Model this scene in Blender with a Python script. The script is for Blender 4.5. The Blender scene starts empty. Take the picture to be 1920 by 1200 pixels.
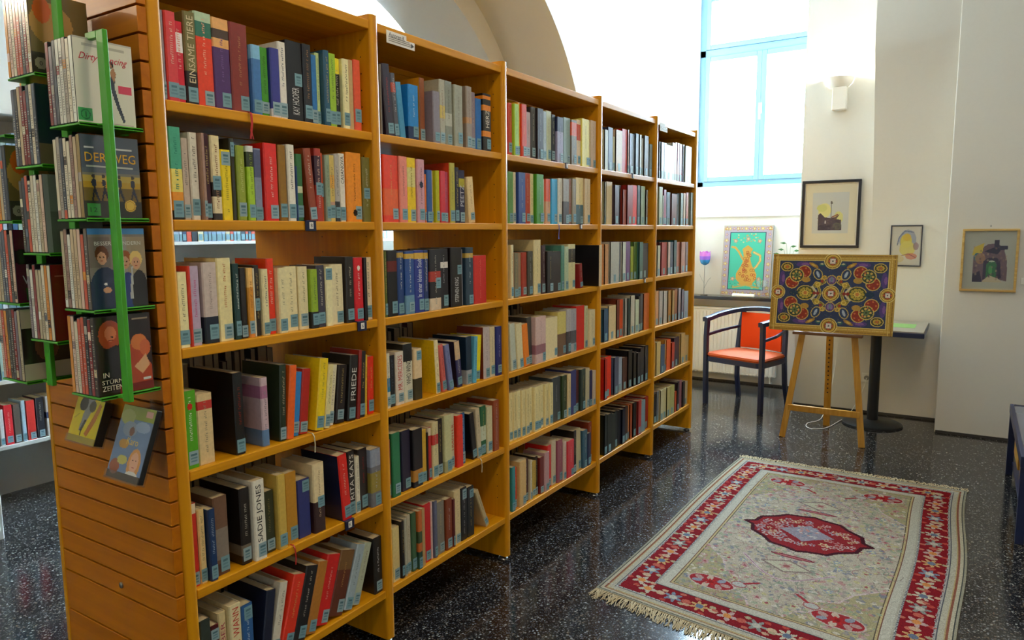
import bpy, bmesh, math, random
import numpy as np
from mathutils import Matrix, Vector

random.seed(7)
SC = bpy.context.scene
COL = SC.collection

# ------------------------------------------------------------------ camera
CAM_POS = Vector((1.7438, -1.1139, 1.5203))
YAW, PITCH, ROLL, FPX = 0.5679, 0.1213, -0.0078, 1347.66
fwd = Vector((-math.sin(YAW) * math.cos(PITCH), math.cos(YAW) * math.cos(PITCH), -math.sin(PITCH)))
right = Vector((math.cos(YAW), math.sin(YAW), 0))
upv = right.cross(fwd)
r2 = right * math.cos(ROLL) + upv * math.sin(ROLL)
u2 = -right * math.sin(ROLL) + upv * math.cos(ROLL)
cd = bpy.data.cameras.new('camera')
cd.sensor_width = 36.0
cd.lens = FPX / 1920 * 36.0
cd.clip_start, cd.clip_end = 0.05, 100
cam = bpy.data.objects.new('camera', cd)
cam.matrix_world = Matrix(((r2.x, u2.x, -fwd.x, CAM_POS.x), (r2.y, u2.y, -fwd.y, CAM_POS.y), (r2.z, u2.z, -fwd.z, CAM_POS.z), (0, 0, 0, 1)))
COL.objects.link(cam)
SC.camera = cam

# ------------------------------------------------------------------ world, daylight, exposure
world = bpy.data.worlds.new('overcast_sky')
SC.world = world
world.use_nodes = True
bg = world.node_tree.nodes['Background']
bg.inputs[0].default_value = (0.58, 0.81, 1.0, 1)
bg.inputs[1].default_value = 165.0
SC.view_settings.view_transform = 'Standard'
SC.view_settings.look = 'None'
SC.view_settings.exposure = 0.0
SC.view_settings.gamma = 1.0
SC.view_settings.use_curve_mapping = False
SC.cycles.max_bounces = 10
SC.cycles.diffuse_bounces = 6
SC.cycles.transparent_max_bounces = 12
SC.cycles.caustics_reflective = False
SC.cycles.caustics_refractive = False


def portal(name, loc, rot, sx, sy):
    l = bpy.data.lights.new(name, 'AREA')
    l.shape = 'RECTANGLE'
    l.size, l.size_y = sx, sy
    l.cycles.is_portal = True
    o = bpy.data.objects.new(name, l)
    o.location = loc
    o.rotation_euler = rot
    COL.objects.link(o)


H = math.pi / 2
# the sky lights the room through the tall window; warm fill lamps added out of view (further down) do the rest
portal('sky_portal_niche', (-0.085, 6.36, 2.95), (-H, 0, 0), 1.23, 1.9)


# ------------------------------------------------------------------ colour and material helpers
def lin(h, g=1.0, cap=0.9):
    h = h.lstrip('#')
    out = []
    for i in (0, 2, 4):
        c = int(h[i:i + 2], 16) / 255
        c = c / 12.92 if c <= 0.04045 else ((c + 0.055) / 1.055) ** 2.4
        out.append(min(cap, c * g))
    return (out[0], out[1], out[2], 1.0)


def new_mat(name):
    m = bpy.data.materials.new(name)
    m.use_nodes = True
    nt = m.node_tree
    b = nt.nodes['Principled BSDF']
    return m, nt, b


def plain(name, h, rough=0.5, metal=0.0, spec=0.5, g=1.0, bump=0.0, bscale=200.0, var=0.0):
    m, nt, b = new_mat(name)
    c = lin(h, g)
    b.inputs['Base Color'].default_value = c
    b.inputs['Roughness'].default_value = rough
    b.inputs['Metallic'].default_value = metal
    b.inputs['Specular IOR Level'].default_value = spec
    if bump or var:
        tc = nt.nodes.new('ShaderNodeTexCoord')
        n = nt.nodes.new('ShaderNodeTexNoise')
        n.inputs['Scale'].default_value = bscale
        n.inputs['Detail'].default_value = 4
        nt.links.new(tc.outputs['Object'], n.inputs['Vector'])
        if bump:
            bp = nt.nodes.new('ShaderNodeBump')
            bp.inputs['Strength'].default_value = bump
            bp.inputs['Distance'].default_value = 0.002
            nt.links.new(n.outputs['Fac'], bp.inputs['Height'])
            nt.links.new(bp.outputs['Normal'], b.inputs['Normal'])
        if var:
            mx = nt.nodes.new('ShaderNodeMix')
            mx.data_type = 'RGBA'
            mx.inputs[6].default_value = tuple(max(0, v * (1 - var)) for v in c[:3]) + (1,)
            mx.inputs[7].default_value = tuple(min(1, v * (1 + var)) for v in c[:3]) + (1,)
            nt.links.new(n.outputs['Fac'], mx.inputs[0])
            nt.links.new(mx.outputs[2], b.inputs['Base Color'])
    return m


def attr_mat(name, rough=0.5, spec=0.5, coat=0.0, mottle=0.0, mscale=60):
    m, nt, b = new_mat(name)
    a = nt.nodes.new('ShaderNodeAttribute')
    a.attribute_name = 'Col'
    src = a.outputs['Color']
    if mottle:
        tc = nt.nodes.new('ShaderNodeTexCoord')
        n = nt.nodes.new('ShaderNodeTexNoise')
        n.inputs['Scale'].default_value = mscale
        n.inputs['Detail'].default_value = 5
        nt.links.new(tc.outputs['Object'], n.inputs['Vector'])
        mr = nt.nodes.new('ShaderNodeMapRange')
        mr.inputs[1].default_value, mr.inputs[2].default_value = 0.3, 0.7
        mr.inputs[3].default_value, mr.inputs[4].default_value = 1 - mottle, 1 + mottle
        nt.links.new(n.outputs['Fac'], mr.inputs[0])
        vm = nt.nodes.new('ShaderNodeVectorMath')
        vm.operation = 'SCALE'
        nt.links.new(src, vm.inputs[0])
        nt.links.new(mr.outputs[0], vm.inputs['Scale'])
        src = vm.outputs[0]
    nt.links.new(src, b.inputs['Base Color'])
    b.inputs['Roughness'].default_value = rough
    b.inputs['Specular IOR Level'].default_value = spec
    b.inputs['Coat Weight'].default_value = coat
    b.inputs['Coat Roughness'].default_value = 0.12
    return m


def wood(name, h1, h2, axis='X', rough=0.35, scale=1.0):
    m, nt, b = new_mat(name)
    tc = nt.nodes.new('ShaderNodeTexCoord')
    mp = nt.nodes.new('ShaderNodeMapping')
    s = {'X': (1.5, 40, 40), 'Y': (40, 1.5, 40), 'Z': (40, 40, 1.5)}[axis]
    mp.inputs['Scale'].default_value = tuple(v * scale for v in s)
    n = nt.nodes.new('ShaderNodeTexNoise')
    n.inputs['Scale'].default_value = 1.0
    n.inputs['Detail'].default_value = 6
    n.inputs['Distortion'].default_value = 0.6
    cr = nt.nodes.new('ShaderNodeValToRGB')
    cr.color_ramp.elements[0].position, cr.color_ramp.elements[1].position = 0.32, 0.68
    cr.color_ramp.elements[0].color, cr.color_ramp.elements[1].color = lin(h1), lin(h2)
    nt.links.new(tc.outputs['Object'], mp.inputs['Vector'])
    nt.links.new(mp.outputs[0], n.inputs['Vector'])
    nt.links.new(n.outputs['Fac'], cr.inputs[0])
    nt.links.new(cr.outputs[0], b.inputs['Base Color'])
    b.inputs['Roughness'].default_value = rough
    b.inputs['Specular IOR Level'].default_value = 0.3
    bp = nt.nodes.new('ShaderNodeBump')
    bp.inputs['Strength'].default_value = 0.06
    bp.inputs['Distance'].default_value = 0.001
    nt.links.new(n.outputs['Fac'], bp.inputs['Height'])
    nt.links.new(bp.outputs[0], b.inputs['Normal'])
    return m


def terrazzo():
    m, nt, b = new_mat('dark_terrazzo')
    tc = nt.nodes.new('ShaderNodeTexCoord')
    L = nt.links.new

    def chips(scale, lo, hi, dist=0.75):
        v = nt.nodes.new('ShaderNodeTexVoronoi')
        v.inputs['Scale'].default_value = scale
        L(tc.outputs['Object'], v.inputs['Vector'])
        sep = nt.nodes.new('ShaderNodeSeparateColor')
        L(v.outputs['Color'], sep.inputs[0])
        th = nt.nodes.new('ShaderNodeMath')
        th.operation = 'GREATER_THAN'
        th.inputs[1].default_value = lo
        L(sep.outputs[0], th.inputs[0])
        d = nt.nodes.new('ShaderNodeMath')
        d.operation = 'LESS_THAN'
        d.inputs[1].default_value = hi
        L(v.outputs['Distance'], d.inputs[0])
        mu = nt.nodes.new('ShaderNodeMath')
        mu.operation = 'MULTIPLY'
        L(th.outputs[0], mu.inputs[0])
        L(d.outputs[0], mu.inputs[1])
        return mu.outputs[0], sep

    f1, s1 = chips(95, 0.45, 0.42)
    f2, s2 = chips(190, 0.5, 0.42)
    cr = nt.nodes.new('ShaderNodeValToRGB')
    el = cr.color_ramp.elements
    el[0].color, el[1].color = lin('2e2f32'), lin('8a8880')
    e = el.new(0.4)
    e.color = lin('5c5042')
    e = el.new(0.7)
    e.color = lin('545458')
    L(s1.outputs[1], cr.inputs[0])
    cr2 = nt.nodes.new('ShaderNodeValToRGB')
    cr2.color_ramp.elements[0].color, cr2.color_ramp.elements[1].color = lin('26282a'), lin('666460')
    L(s2.outputs[1], cr2.inputs[0])
    n = nt.nodes.new('ShaderNodeTexNoise')
    n.inputs['Scale'].default_value = 14
    L(tc.outputs['Object'], n.inputs['Vector'])
    base = nt.nodes.new('ShaderNodeValToRGB')
    base.color_ramp.elements[0].color, base.color_ramp.elements[1].color = lin('101012'), lin('1a1a1d')
    L(n.outputs['Fac'], base.inputs[0])
    m1 = nt.nodes.new('ShaderNodeMix')
    m1.data_type = 'RGBA'
    L(f2, m1.inputs[0])
    L(base.outputs[0], m1.inputs[6])
    L(cr2.outputs[0], m1.inputs[7])
    m2 = nt.nodes.new('ShaderNodeMix')
    m2.data_type = 'RGBA'
    L(f1, m2.inputs[0])
    L(m1.outputs[2], m2.inputs[6])
    L(cr.outputs[0], m2.inputs[7])
    L(m2.outputs[2], b.inputs['Base Color'])
    b.inputs['Roughness'].default_value = 0.13
    b.inputs['Specular IOR Level'].default_value = 0.6
    n2 = nt.nodes.new('ShaderNodeTexNoise')
    n2.inputs['Scale'].default_value = 260
    L(tc.outputs['Object'], n2.inputs['Vector'])
    bp = nt.nodes.new('ShaderNodeBump')
    bp.inputs['Strength'].default_value = 0.12
    bp.inputs['Distance'].default_value = 0.0004
    L(n2.outputs['Fac'], bp.inputs['Height'])
    L(bp.outputs[0], b.inputs['Normal'])
    return m


def pane_mat(name, tint=(1, 1, 1), gloss=0.08, rough=0.02):
    m = bpy.data.materials.new(name)
    m.use_nodes = True
    nt = m.node_tree
    nt.nodes.remove(nt.nodes['Principled BSDF'])
    t = nt.nodes.new('ShaderNodeBsdfTransparent')
    t.inputs[0].default_value = tint + (1,)
    g = nt.nodes.new('ShaderNodeBsdfGlossy')
    g.inputs['Roughness'].default_value = rough
    mx = nt.nodes.new('ShaderNodeMixShader')
    mx.inputs[0].default_value = gloss
    nt.links.new(t.outputs[0], mx.inputs[1])
    nt.links.new(g.outputs[0], mx.inputs[2])
    nt.links.new(mx.outputs[0], nt.nodes['Material Output'].inputs[0])
    return m


M = {}
M['beech_y'] = wood('beech_veneer_lengthwise', 'c6840a', 'dc9812', 'Y')
M['beech_z'] = wood('beech_veneer_upright', 'c48008', 'd8940e', 'Z')
M['beech_x'] = wood('beech_veneer_slat_dimmed', 'ac6002', 'bc6c04', 'X')  # same beech, coloured darker and redder to imitate dimmer light on the end
M['easel'] = wood('oiled_beech_easel', 'b07a22', 'c8943a', 'Z')
M['groove'] = plain('dark_slat_groove', '2a1806', 0.7)
M['plaster'] = plain('white_plaster', 'd8d5cd', 0.85, spec=0.2, bump=0.15, bscale=40, var=0.02)
M['floor'] = terrazzo()
M['white'] = plain('white_lacquer', 'dedcd4', 0.35)
M['radiator'] = plain('white_radiator_enamel', 'eeeee8', 0.35)
M['winframe'] = plain('pale_blue_window_lacquer', '66879a', 0.4)
M['pane'] = pane_mat('window_pane')
M['glass'] = pane_mat('thin_clear_glass', (0.93, 0.96, 0.95), 0.12)
M['glazing'] = pane_mat('matt_picture_glass', (0.97, 0.97, 0.97), 0.025, 0.25)
M['acrylic'] = pane_mat('clear_acrylic', (0.9, 0.9, 0.9), 0.12, 0.08)
M['granite'] = plain('dark_polished_granite', '26262c', 0.12, var=0.5, bscale=150)
M['navy'] = plain('navy_stained_wood', '101a40', 0.35)
M['black'] = plain('black_powder_coat', '121214', 0.45)
M['orange'] = plain('orange_upholstery', 'd04410', 0.75, spec=0.2, bump=0.2, bscale=400, var=0.06)
M['orange_seat'] = plain('orange_seat_fabric', 'a84a20', 0.7, spec=0.25, bump=0.2, bscale=400, var=0.05)
M['green'] = plain('green_powder_coat', '3f9a12', 0.4)
M['metal'] = plain('brushed_zinc', '9a9a98', 0.3, metal=1.0)
M['cover'] = attr_mat('laminated_book_cover', 0.38, 0.5, 0.25, mottle=0.08, mscale=90)
M['pages'] = plain('cream_page_edges', 'cdbf9a', 0.85, spec=0.1, var=0.12, bscale=120)
M['sticker'] = attr_mat('pale_blue_sticker', 0.5, 0.4, 0.1)
M['ink'] = attr_mat('printed_ink', 0.5, 0.3)
M['print'] = attr_mat('printed_picture', 0.5, 0.35)
M['gloss_print'] = attr_mat('glossy_sleeve_print', 0.25, 0.5, 0.3)
M['dvdcase'] = plain('black_dvd_plastic', '151515', 0.35)
M['rugpile'] = attr_mat('wool_rug_pile', 0.95, 0.05, 0, mottle=0.22, mscale=220)
M['fringe'] = plain('ivory_cotton_fringe', 'b8a888', 0.95, spec=0.05, var=0.15, bscale=80)
M['paper'] = plain('white_card', 'e6e2d8', 0.7)
M['goldframe'] = wood('pale_gold_frame_wood', 'b08a48', 'cfae6c', 'X', 0.35)
M['blackframe'] = plain('black_frame_lacquer', '16141c', 0.35)
M['greyframe'] = plain('dark_blue_grey_frame', '30303c', 0.4)
M['tabletop'] = plain('grey_beige_laminate', '9c9488', 0.3, var=0.08, bscale=60)
M['lampglass'] = plain('white_lamp_enamel', 'e8e4dc', 0.4)
M['tulip'] = plain('violet_blue_glass', '7a50c0', 0.15)
M['leaf'] = plain('thin_green_leaf', '3c6a3c', 0.5)
M['ribbonred'] = plain('red_ribbon', 'b01810', 0.6)
M['ribboncream'] = plain('cream_ribbon', 'c8bc98', 0.6)
M['ribbonblue'] = plain('blue_tassel', '4c4ca0', 0.6)
M['screwmetal'] = plain('nickel_screw', 'b0aa9c', 0.3, metal=1.0)
M['darkbase'] = plain('dark_rubber_skirting', '3a3632', 0.7)


# ------------------------------------------------------------------ mesh helpers
class MB:
    def __init__(self):
        self.v, self.f, self.c = [], [], []

    def box(self, x0, x1, y0, y1, z0, z1, c=None):
        b = len(self.v)
        self.v += [(x0, y0, z0), (x1, y0, z0), (x1, y1, z0), (x0, y1, z0), (x0, y0, z1), (x1, y0, z1), (x1, y1, z1), (x0, y1, z1)]
        for q in ((0, 3, 2, 1), (4, 5, 6, 7), (0, 1, 5, 4), (1, 2, 6, 5), (2, 3, 7, 6), (3, 0, 4, 7)):
            self.f.append(tuple(b + i for i in q))
            self.c.append(c)
        return self

    def quad(self, pts, c=None):
        b = len(self.v)
        self.v += [tuple(p) for p in pts]
        self.f.append(tuple(range(b, b + len(pts))))
        self.c.append(c)
        return self

    def prism(self, prof, fn, a, b_, c=None):
        """prof: closed 2D outline; fn(p, t) -> 3D point; extruded from t=a to t=b_"""
        n = len(prof)
        b = len(self.v)
        for t in (a, b_):
            self.v += [tuple(fn(p, t)) for p in prof]
        self.f.append(tuple(b + i for i in reversed(range(n))))
        self.f.append(tuple(b + n + i for i in range(n)))
        self.c += [c, c]
        for i in range(n):
            j = (i + 1) % n
            self.f.append((b + i, b + j, b + n + j, b + n + i))
            self.c.append(c)
        return self

    def bar(self, p0, p1, w, d, upref=(0, 0, 1), w1=None, d1=None):
        """rectangular bar from p0 to p1, w along side axis, d along the other"""
        p0, p1 = Vector(p0), Vector(p1)
        ax = (p1 - p0).normalized()
        ur = Vector(upref)
        if abs(ax.dot(ur)) > 0.95:
            ur = Vector((0, 1, 0)) if abs(ax.y) < 0.9 else Vector((1, 0, 0))
        s = ax.cross(ur).normalized()
        t = s.cross(ax).normalized()
        w1 = w if w1 is None else w1
        d1 = d if d1 is None else d1
        b = len(self.v)
        for p, ww, dd in ((p0, w, d), (p1, w1, d1)):
            for i, j in ((-1, -1), (1, -1), (1, 1), (-1, 1)):
                self.v.append(tuple(p + s * (i * ww / 2) + t * (j * dd / 2)))
        for q in ((0, 1, 2, 3), (7, 6, 5, 4), (0, 4, 5, 1), (1, 5, 6, 2), (2, 6, 7, 3), (3, 7, 4, 0)):
            self.f.append(tuple(b + i for i in q))
            self.c.append(None)
        return self

    def sweep(self, pts, prof, up=(0, 0, 1), closed_caps=True):
        """prof: list of (side, up) offsets swept along pts"""
        n = len(prof)
        b = len(self.v)
        P = [Vector(p) for p in pts]
        for i, p in enumerate(P):
            a = (P[min(i + 1, len(P) - 1)] - P[max(i - 1, 0)]).normalized()
            ur = Vector(up)
            if abs(a.dot(ur)) > 0.97:
                ur = Vector((1, 0, 0))
            s = a.cross(ur).normalized()
            t = s.cross(a).normalized()
            for (o1, o2) in prof:
                self.v.append(tuple(p + s * o1 + t * o2))
        for i in range(len(P) - 1):
            for k in range(n):
                l = (k + 1) % n
                self.f.append((b + i * n + k, b + i * n + l, b + (i + 1) * n + l, b + (i + 1) * n + k))
                self.c.append(None)
        self.f.append(tuple(b + k for k in reversed(range(n))))
        self.f.append(tuple(b + (len(P) - 1) * n + k for k in range(n)))
        self.c += [None, None]
        return self

    def tube(self, pts, r, n=8):
        rs = r if isinstance(r, (list, tuple)) else None
        if rs is None:
            return self.sweep(pts, [(r * math.cos(2 * math.pi * k / n), r * math.sin(2 * math.pi * k / n)) for k in range(n)])
        b0 = len(self.v)
        self.sweep(pts, [(math.cos(2 * math.pi * k / n), math.sin(2 * math.pi * k / n)) for k in range(n)])
        for i, p in enumerate(pts):
            for k in range(n):
                v = Vector(self.v[b0 + i * n + k])
                self.v[b0 + i * n + k] = tuple(Vector(p) + (v - Vector(p)) * rs[i])
        return self

    def lathe(self, prof, cx, cy, n=24):
        """prof: list of (r, z) from bottom to top around a vertical axis"""
        b = len(self.v)
        for (r, z) in prof:
            for k in range(n):
                a = 2 * math.pi * k / n
                self.v.append((cx + r * math.cos(a), cy + r * math.sin(a), z))
        for i in range(len(prof) - 1):
            for k in range(n):
                l = (k + 1) % n
                self.f.append((b + i * n + k, b + i * n + l, b + (i + 1) * n + l, b + (i + 1) * n + k))
                self.c.append(None)
        self.f.append(tuple(b + k for k in reversed(range(n))))
        self.f.append(tuple(b + (len(prof) - 1) * n + k for k in range(n)))
        self.c += [None, None]
        return self

    def mesh(self, name, mat, smooth=False, bevel=0.0, segs=2):
        me = bpy.data.meshes.new(name)
        me.from_pydata(self.v, [], self.f)
        if any(c is not None for c in self.c):
            a = me.attributes.new('Col', 'FLOAT_COLOR', 'FACE')
            a.data.foreach_set('color', np.array([c or (0.5, 0.5, 0.5, 1) for c in self.c], dtype=np.float32).ravel())
        if bevel:
            bm = bmesh.new()
            bm.from_mesh(me)
            bmesh.ops.remove_doubles(bm, verts=bm.verts, dist=1e-6)
            eds = [e for e in bm.edges if len(e.link_faces) == 2 and e.calc_face_angle(0) > 0.6]
            bmesh.ops.bevel(bm, geom=eds, offset=bevel, segments=segs, profile=0.5, affect='EDGES', clamp_overlap=True)
            bm.to_mesh(me)
            bm.free()
        me.materials.append(mat)
        if smooth:
            me.polygons.foreach_set('use_smooth', [True] * len(me.polygons))
            try:
                me.set_sharp_from_angle(angle=math.radians(40))
            except Exception:
                pass
        return me

    def build(self, name, mat, parent=None, smooth=False, bevel=0.0, segs=2, label=None):
        o = bpy.data.objects.new(name, self.mesh(name, mat, smooth, bevel, segs))
        COL.objects.link(o)
        if parent is not None:
            attach(o, parent)
        if label:
            o['label'] = label
        return o


BASE = {}


def world_mat(o):
    m = Matrix.Translation(o.location) @ o.rotation_euler.to_matrix().to_4x4()
    if o.parent is not None:
        m = world_mat(o.parent) @ o.matrix_parent_inverse @ m
    return m


def attach(o, parent):
    o.parent = parent
    o.matrix_parent_inverse = world_mat(parent).inverted()


def tag(o, label, cat, group=None):
    o['label'] = label
    o['category'] = cat
    if group:
        o['group'] = group
    return o


def thing(name, label, cat, loc=(0, 0, 0), group=None, rotz=0.0):
    o = bpy.data.objects.new(name, None)
    o.empty_display_size = 0.1
    o.location = loc
    o.rotation_euler = (0, 0, rotz)
    COL.objects.link(o)
    return tag(o, label, cat, group)


def local_child(name, me, parent, loc=(0, 0, 0), rot=(0, 0, 0)):
    o = bpy.data.objects.new(name, me)
    o.location = loc
    o.rotation_euler = rot
    COL.objects.link(o)
    o.parent = parent
    return o


def struct(o, label=None):
    o['kind'] = 'structure'
    if label:
        o['label'] = label
    return o


TEXT_CACHE = {}


def text_mesh(s, col, length=None, size=None):
    """flat lettering mesh: runs along +X, centred on the origin in the XY plane, scaled to a length or a cap size"""
    key = (s, col, length, size)
    if key in TEXT_CACHE:
        return TEXT_CACHE[key]
    cu = bpy.data.curves.new('lettering', 'FONT')
    cu.body = s
    cu.align_x = 'CENTER'
    cu.align_y = 'CENTER'
    cu.size = 1.0
    cu.shear = 0.45 if s == 'Dirty Dancing' else 0.0
    cu.resolution_u = 2
    o = bpy.data.objects.new('lettering_source', cu)
    COL.objects.link(o)
    dg = bpy.context.evaluated_depsgraph_get()
    me = bpy.data.meshes.new_from_object(o.evaluated_get(dg))
    COL.objects.unlink(o)
    bpy.data.objects.remove(o)
    bpy.data.curves.remove(cu)
    n = len(me.vertices)
    co = np.zeros(n * 3, np.float32)
    me.vertices.foreach_get('co', co)
    co = co.reshape(-1, 3)
    if n:
        co[:, 0] -= (co[:, 0].max() + co[:, 0].min()) / 2
        co[:, 1] -= (co[:, 1].max() + co[:, 1].min()) / 2
        ext = co[:, 0].max() - co[:, 0].min()
        hgt = co[:, 1].max() - co[:, 1].min()
        if length and size:
            co[:, 0] *= length / ext
            co[:, 1] *= size / hgt
        elif length:
            co *= length / ext
        elif size:
            co *= size / hgt
        me.vertices.foreach_set('co', co.ravel())
    me.materials.clear()
    me.materials.append(M['ink'])
    a = me.attributes.new('Col', 'FLOAT_COLOR', 'FACE')
    a.data.foreach_set('color', np.tile(np.array(lin(col), np.float32), len(me.polygons)))
    me.name = 'lettering'
    TEXT_CACHE[key] = me
    return me


# ------------------------------------------------------------------ flat prints: shapes laid on a fine grid of faces
class Ras:
    def __init__(self, w, h, nx, ny, base):
        self.w, self.h, self.nx, self.ny = w, h, nx, ny
        u = (np.arange(nx) + 0.5) / nx * w
        v = (np.arange(ny) + 0.5) / ny * h
        self.U, self.V = np.meshgrid(u, v)
        self.img = np.zeros((ny, nx, 3), np.float32)
        self.img[:] = lin(base)[:3]
        self.rng = np.random.default_rng(3)

    def put(self, mask, c, a=1.0):
        c = np.array(lin(c)[:3], np.float32)
        self.img[mask] = self.img[mask] * (1 - a) + c * a
        return self

    def rect(self, x0, x1, y0, y1, c, a=1.0):
        return self.put((self.U >= x0) & (self.U < x1) & (self.V >= y0) & (self.V < y1), c, a)

    def ell(self, cx, cy, rx, ry, c, a=1.0, rot=0.0):
        du, dv = self.U - cx, self.V - cy
        if rot:
            cr, sr = math.cos(rot), math.sin(rot)
            du, dv = du * cr + dv * sr, -du * sr + dv * cr
        return self.put((du / rx) ** 2 + (dv / ry) ** 2 <= 1, c, a)

    def ring(self, cx, cy, r, t, c, a=1.0):
        d = np.hypot(self.U - cx, self.V - cy)
        return self.put(np.abs(d - r) <= t / 2, c, a)

    def poly(self, pts, c, a=1.0):
        m = np.zeros(self.U.shape, bool)
        n = len(pts)
        for i in range(n):
            x0, y0 = pts[i]
            x1, y1 = pts[(i + 1) % n]
            if y0 == y1:
                continue
            cr = ((self.V >= y0) != (self.V >= y1)) & (self.U < (x1 - x0) * (self.V - y0) / (y1 - y0) + x0)
            m ^= cr
        return self.put(m, c, a)

    def line(self, pts, t, c, a=1.0):
        for (x0, y0), (x1, y1) in zip(pts[:-1], pts[1:]):
            dx, dy = x1 - x0, y1 - y0
            L = dx * dx + dy * dy + 1e-12
            k = np.clip(((self.U - x0) * dx + (self.V - y0) * dy) / L, 0, 1)
            d = np.hypot(self.U - x0 - k * dx, self.V - y0 - k * dy)
            self.put(d <= t / 2, c, a)
        return self

    def flower(self, cx, cy, r, c, c2, k=6, ph=0.0):
        a = np.arctan2(self.V - cy, self.U - cx)
        d = np.hypot(self.U - cx, self.V - cy)
        self.put(d <= r * (0.72 + 0.28 * np.cos(k * (a + ph))), c)
        self.put(d <= r * 0.4, c2)
        return self

    def grain(self, amt):
        self.img *= (1 + amt * (self.rng.random(self.img.shape[:2]) - 0.5) * 2)[..., None].astype(np.float32)
        return self

    def mesh(self, name, mat, fn):
        """fn(u, v) arrays -> 3D positions (n,3)"""
        nx, ny = self.nx, self.ny
        u = np.linspace(0, self.w, nx + 1)
        v = np.linspace(0, self.h, ny + 1)
        Ug, Vg = np.meshgrid(u, v)
        co = fn(Ug.ravel(), Vg.ravel()).astype(np.float32)
        idx = np.arange((nx + 1) * (ny + 1)).reshape(ny + 1, nx + 1)
        q = np.stack([idx[:-1, :-1], idx[:-1, 1:], idx[1:, 1:], idx[1:, :-1]], -1).reshape(-1, 4)
        me = bpy.data.meshes.new(name)
        me.vertices.add(len(co))
        me.vertices.foreach_set('co', co.ravel())
        me.loops.add(q.size)
        me.loops.foreach_set('vertex_index', q.ravel().astype(np.int32))
        me.polygons.add(len(q))
        me.polygons.foreach_set('loop_start', np.arange(0, q.size, 4, dtype=np.int32))
        me.update(calc_edges=True)
        a = me.attributes.new('Col', 'FLOAT_COLOR', 'FACE')
        col = np.ones((len(q), 4), np.float32)
        col[:, :3] = np.clip(self.img.reshape(-1, 3), 0, 0.95)
        a.data.foreach_set('color', col.ravel())
        me.materials.append(mat)
        return me

    def build(self, name, mat, fn, parent=None):
        o = bpy.data.objects.new(name, self.mesh(name, mat, fn))
        COL.objects.link(o)
        if parent is not None:
            attach(o, parent)
        return o


def plane_fn(o, ux, vy):
    o, ux, vy = np.array(o, float), np.array(ux, float), np.array(vy, float)
    return lambda u, v: o[None] + u[:, None] * ux[None] + v[:, None] * vy[None]

# ================================================================== the room
Y_FAR = 6.55
mb = MB().box(-3.4, 4.5, -4.3, Y_FAR, -0.1, 0.0)
struct(mb.build('floor', M['floor']), 'dark speckled terrazzo floor')
mb = MB().box(-3.4, 4.5, -4.3, Y_FAR, 4.3, 4.4)
struct(mb.build('ceiling', M['plaster']), 'white plaster ceiling')
mb = MB().box(-3.4, -3.02, -4.3, Y_FAR, 0, 4.3)
struct(mb.build('wall_left', M['plaster']), 'white wall behind the white shelving')
mb = MB().box(-3.02, 4.5, -4.3, -4.0, 0, 4.3)
struct(mb.build('wall_rear', M['plaster']))
mb = MB().box(4.2, 4.5, -4.0, 5.05, 0, 4.3)
struct(mb.build('wall_right', M['plaster']))

YZ = lambda p, t: (t, p[0], p[1])
# arcade wall beside the bookcase: two orders of a round arch spanning along the room
def arch_profile(R, cy=2.17, cz=1.73, far=Y_FAR):
    pts = [(far, 0.0), (far, 4.3), (-4.0, 4.3), (-4.0, cz + R)]
    for k in range(0, 25):
        a = math.pi / 2 * (1 - k / 24)
        pts.append((cy + R * math.cos(a), cz + R * math.sin(a)))
    pts.append((cy + R, 0.0))
    return pts


o = MB().prism(arch_profile(1.62), YZ, -1.2, -0.70).build('wall_arcade', M['plaster'], smooth=True)
struct(o, 'white arcade wall with a round arch above the bookcase')
o = MB().prism(arch_profile(1.45), YZ, -1.75, -1.2).build('trim_1', M['plaster'], smooth=True)
struct(o, 'inner order of the round arch')

# window niche: parapet with a sloping sill, lintel above
mb = MB().prism([(6.1, 0), (6.1, 1.66), (6.3, 1.97), (Y_FAR, 1.97), (Y_FAR, 0)], YZ, -0.70, 0.56)
struct(mb.build('wall_niche', M['plaster']), 'white parapet below the tall window')
mb = MB().box(-0.70, 0.56, 6.3, Y_FAR, 3.9, 4.3)
struct(mb.build('wall_lintel', M['plaster']))
mb = MB().box(-0.70, 0.49, 6.075, 6.12, 1.655, 1.675)
struct(mb.build('trim_2', M['white'], bevel=0.004), 'thin white ledge below the window')
# wall with the lamp, the vault springing beside it, and the pilaster
mb = MB().box(0.49, 1.045, 5.43, Y_FAR, 0, 4.3)
struct(mb.build('wall_back', M['plaster']), 'white wall strip with the wall lamp')
prof = [(5.43, 0), (5.43, 1.6), (5.40, 1.8), (5.335, 2.07), (5.225, 2.465), (5.143, 2.717), (5.075, 2.86), (5.06, 2.95), (5.06, 4.3), (Y_FAR, 4.3), (Y_FAR, 0)]
mb = MB().prism(prof, YZ, 1.045, 1.584)
struct(mb.build('wall_vault', M['plaster'], smooth=True), 'white wall curving forward into the vault')
mb = MB().box(1.584, 4.5, 5.05, Y_FAR, 0, 4.3)
struct(mb.build('wall_pilaster', M['plaster'], bevel=0.006), 'white pilaster wall with the gold framed picture')
mb = MB().box(-0.70, 0.56, Y_FAR - 0.05, Y_FAR, 0, 1.97)

# dark skirting line along the far walls
for i, (x0, x1, y) in enumerate(((-0.69, 0.48, 6.088), (0.5, 1.58, 5.418), (1.59, 4.1, 5.038))):
    struct(MB().box(x0, x1, y, y + 0.012, 0.0, 0.018).build('baseboard_far_%d' % (i + 1), M['darkbase']))

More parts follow.
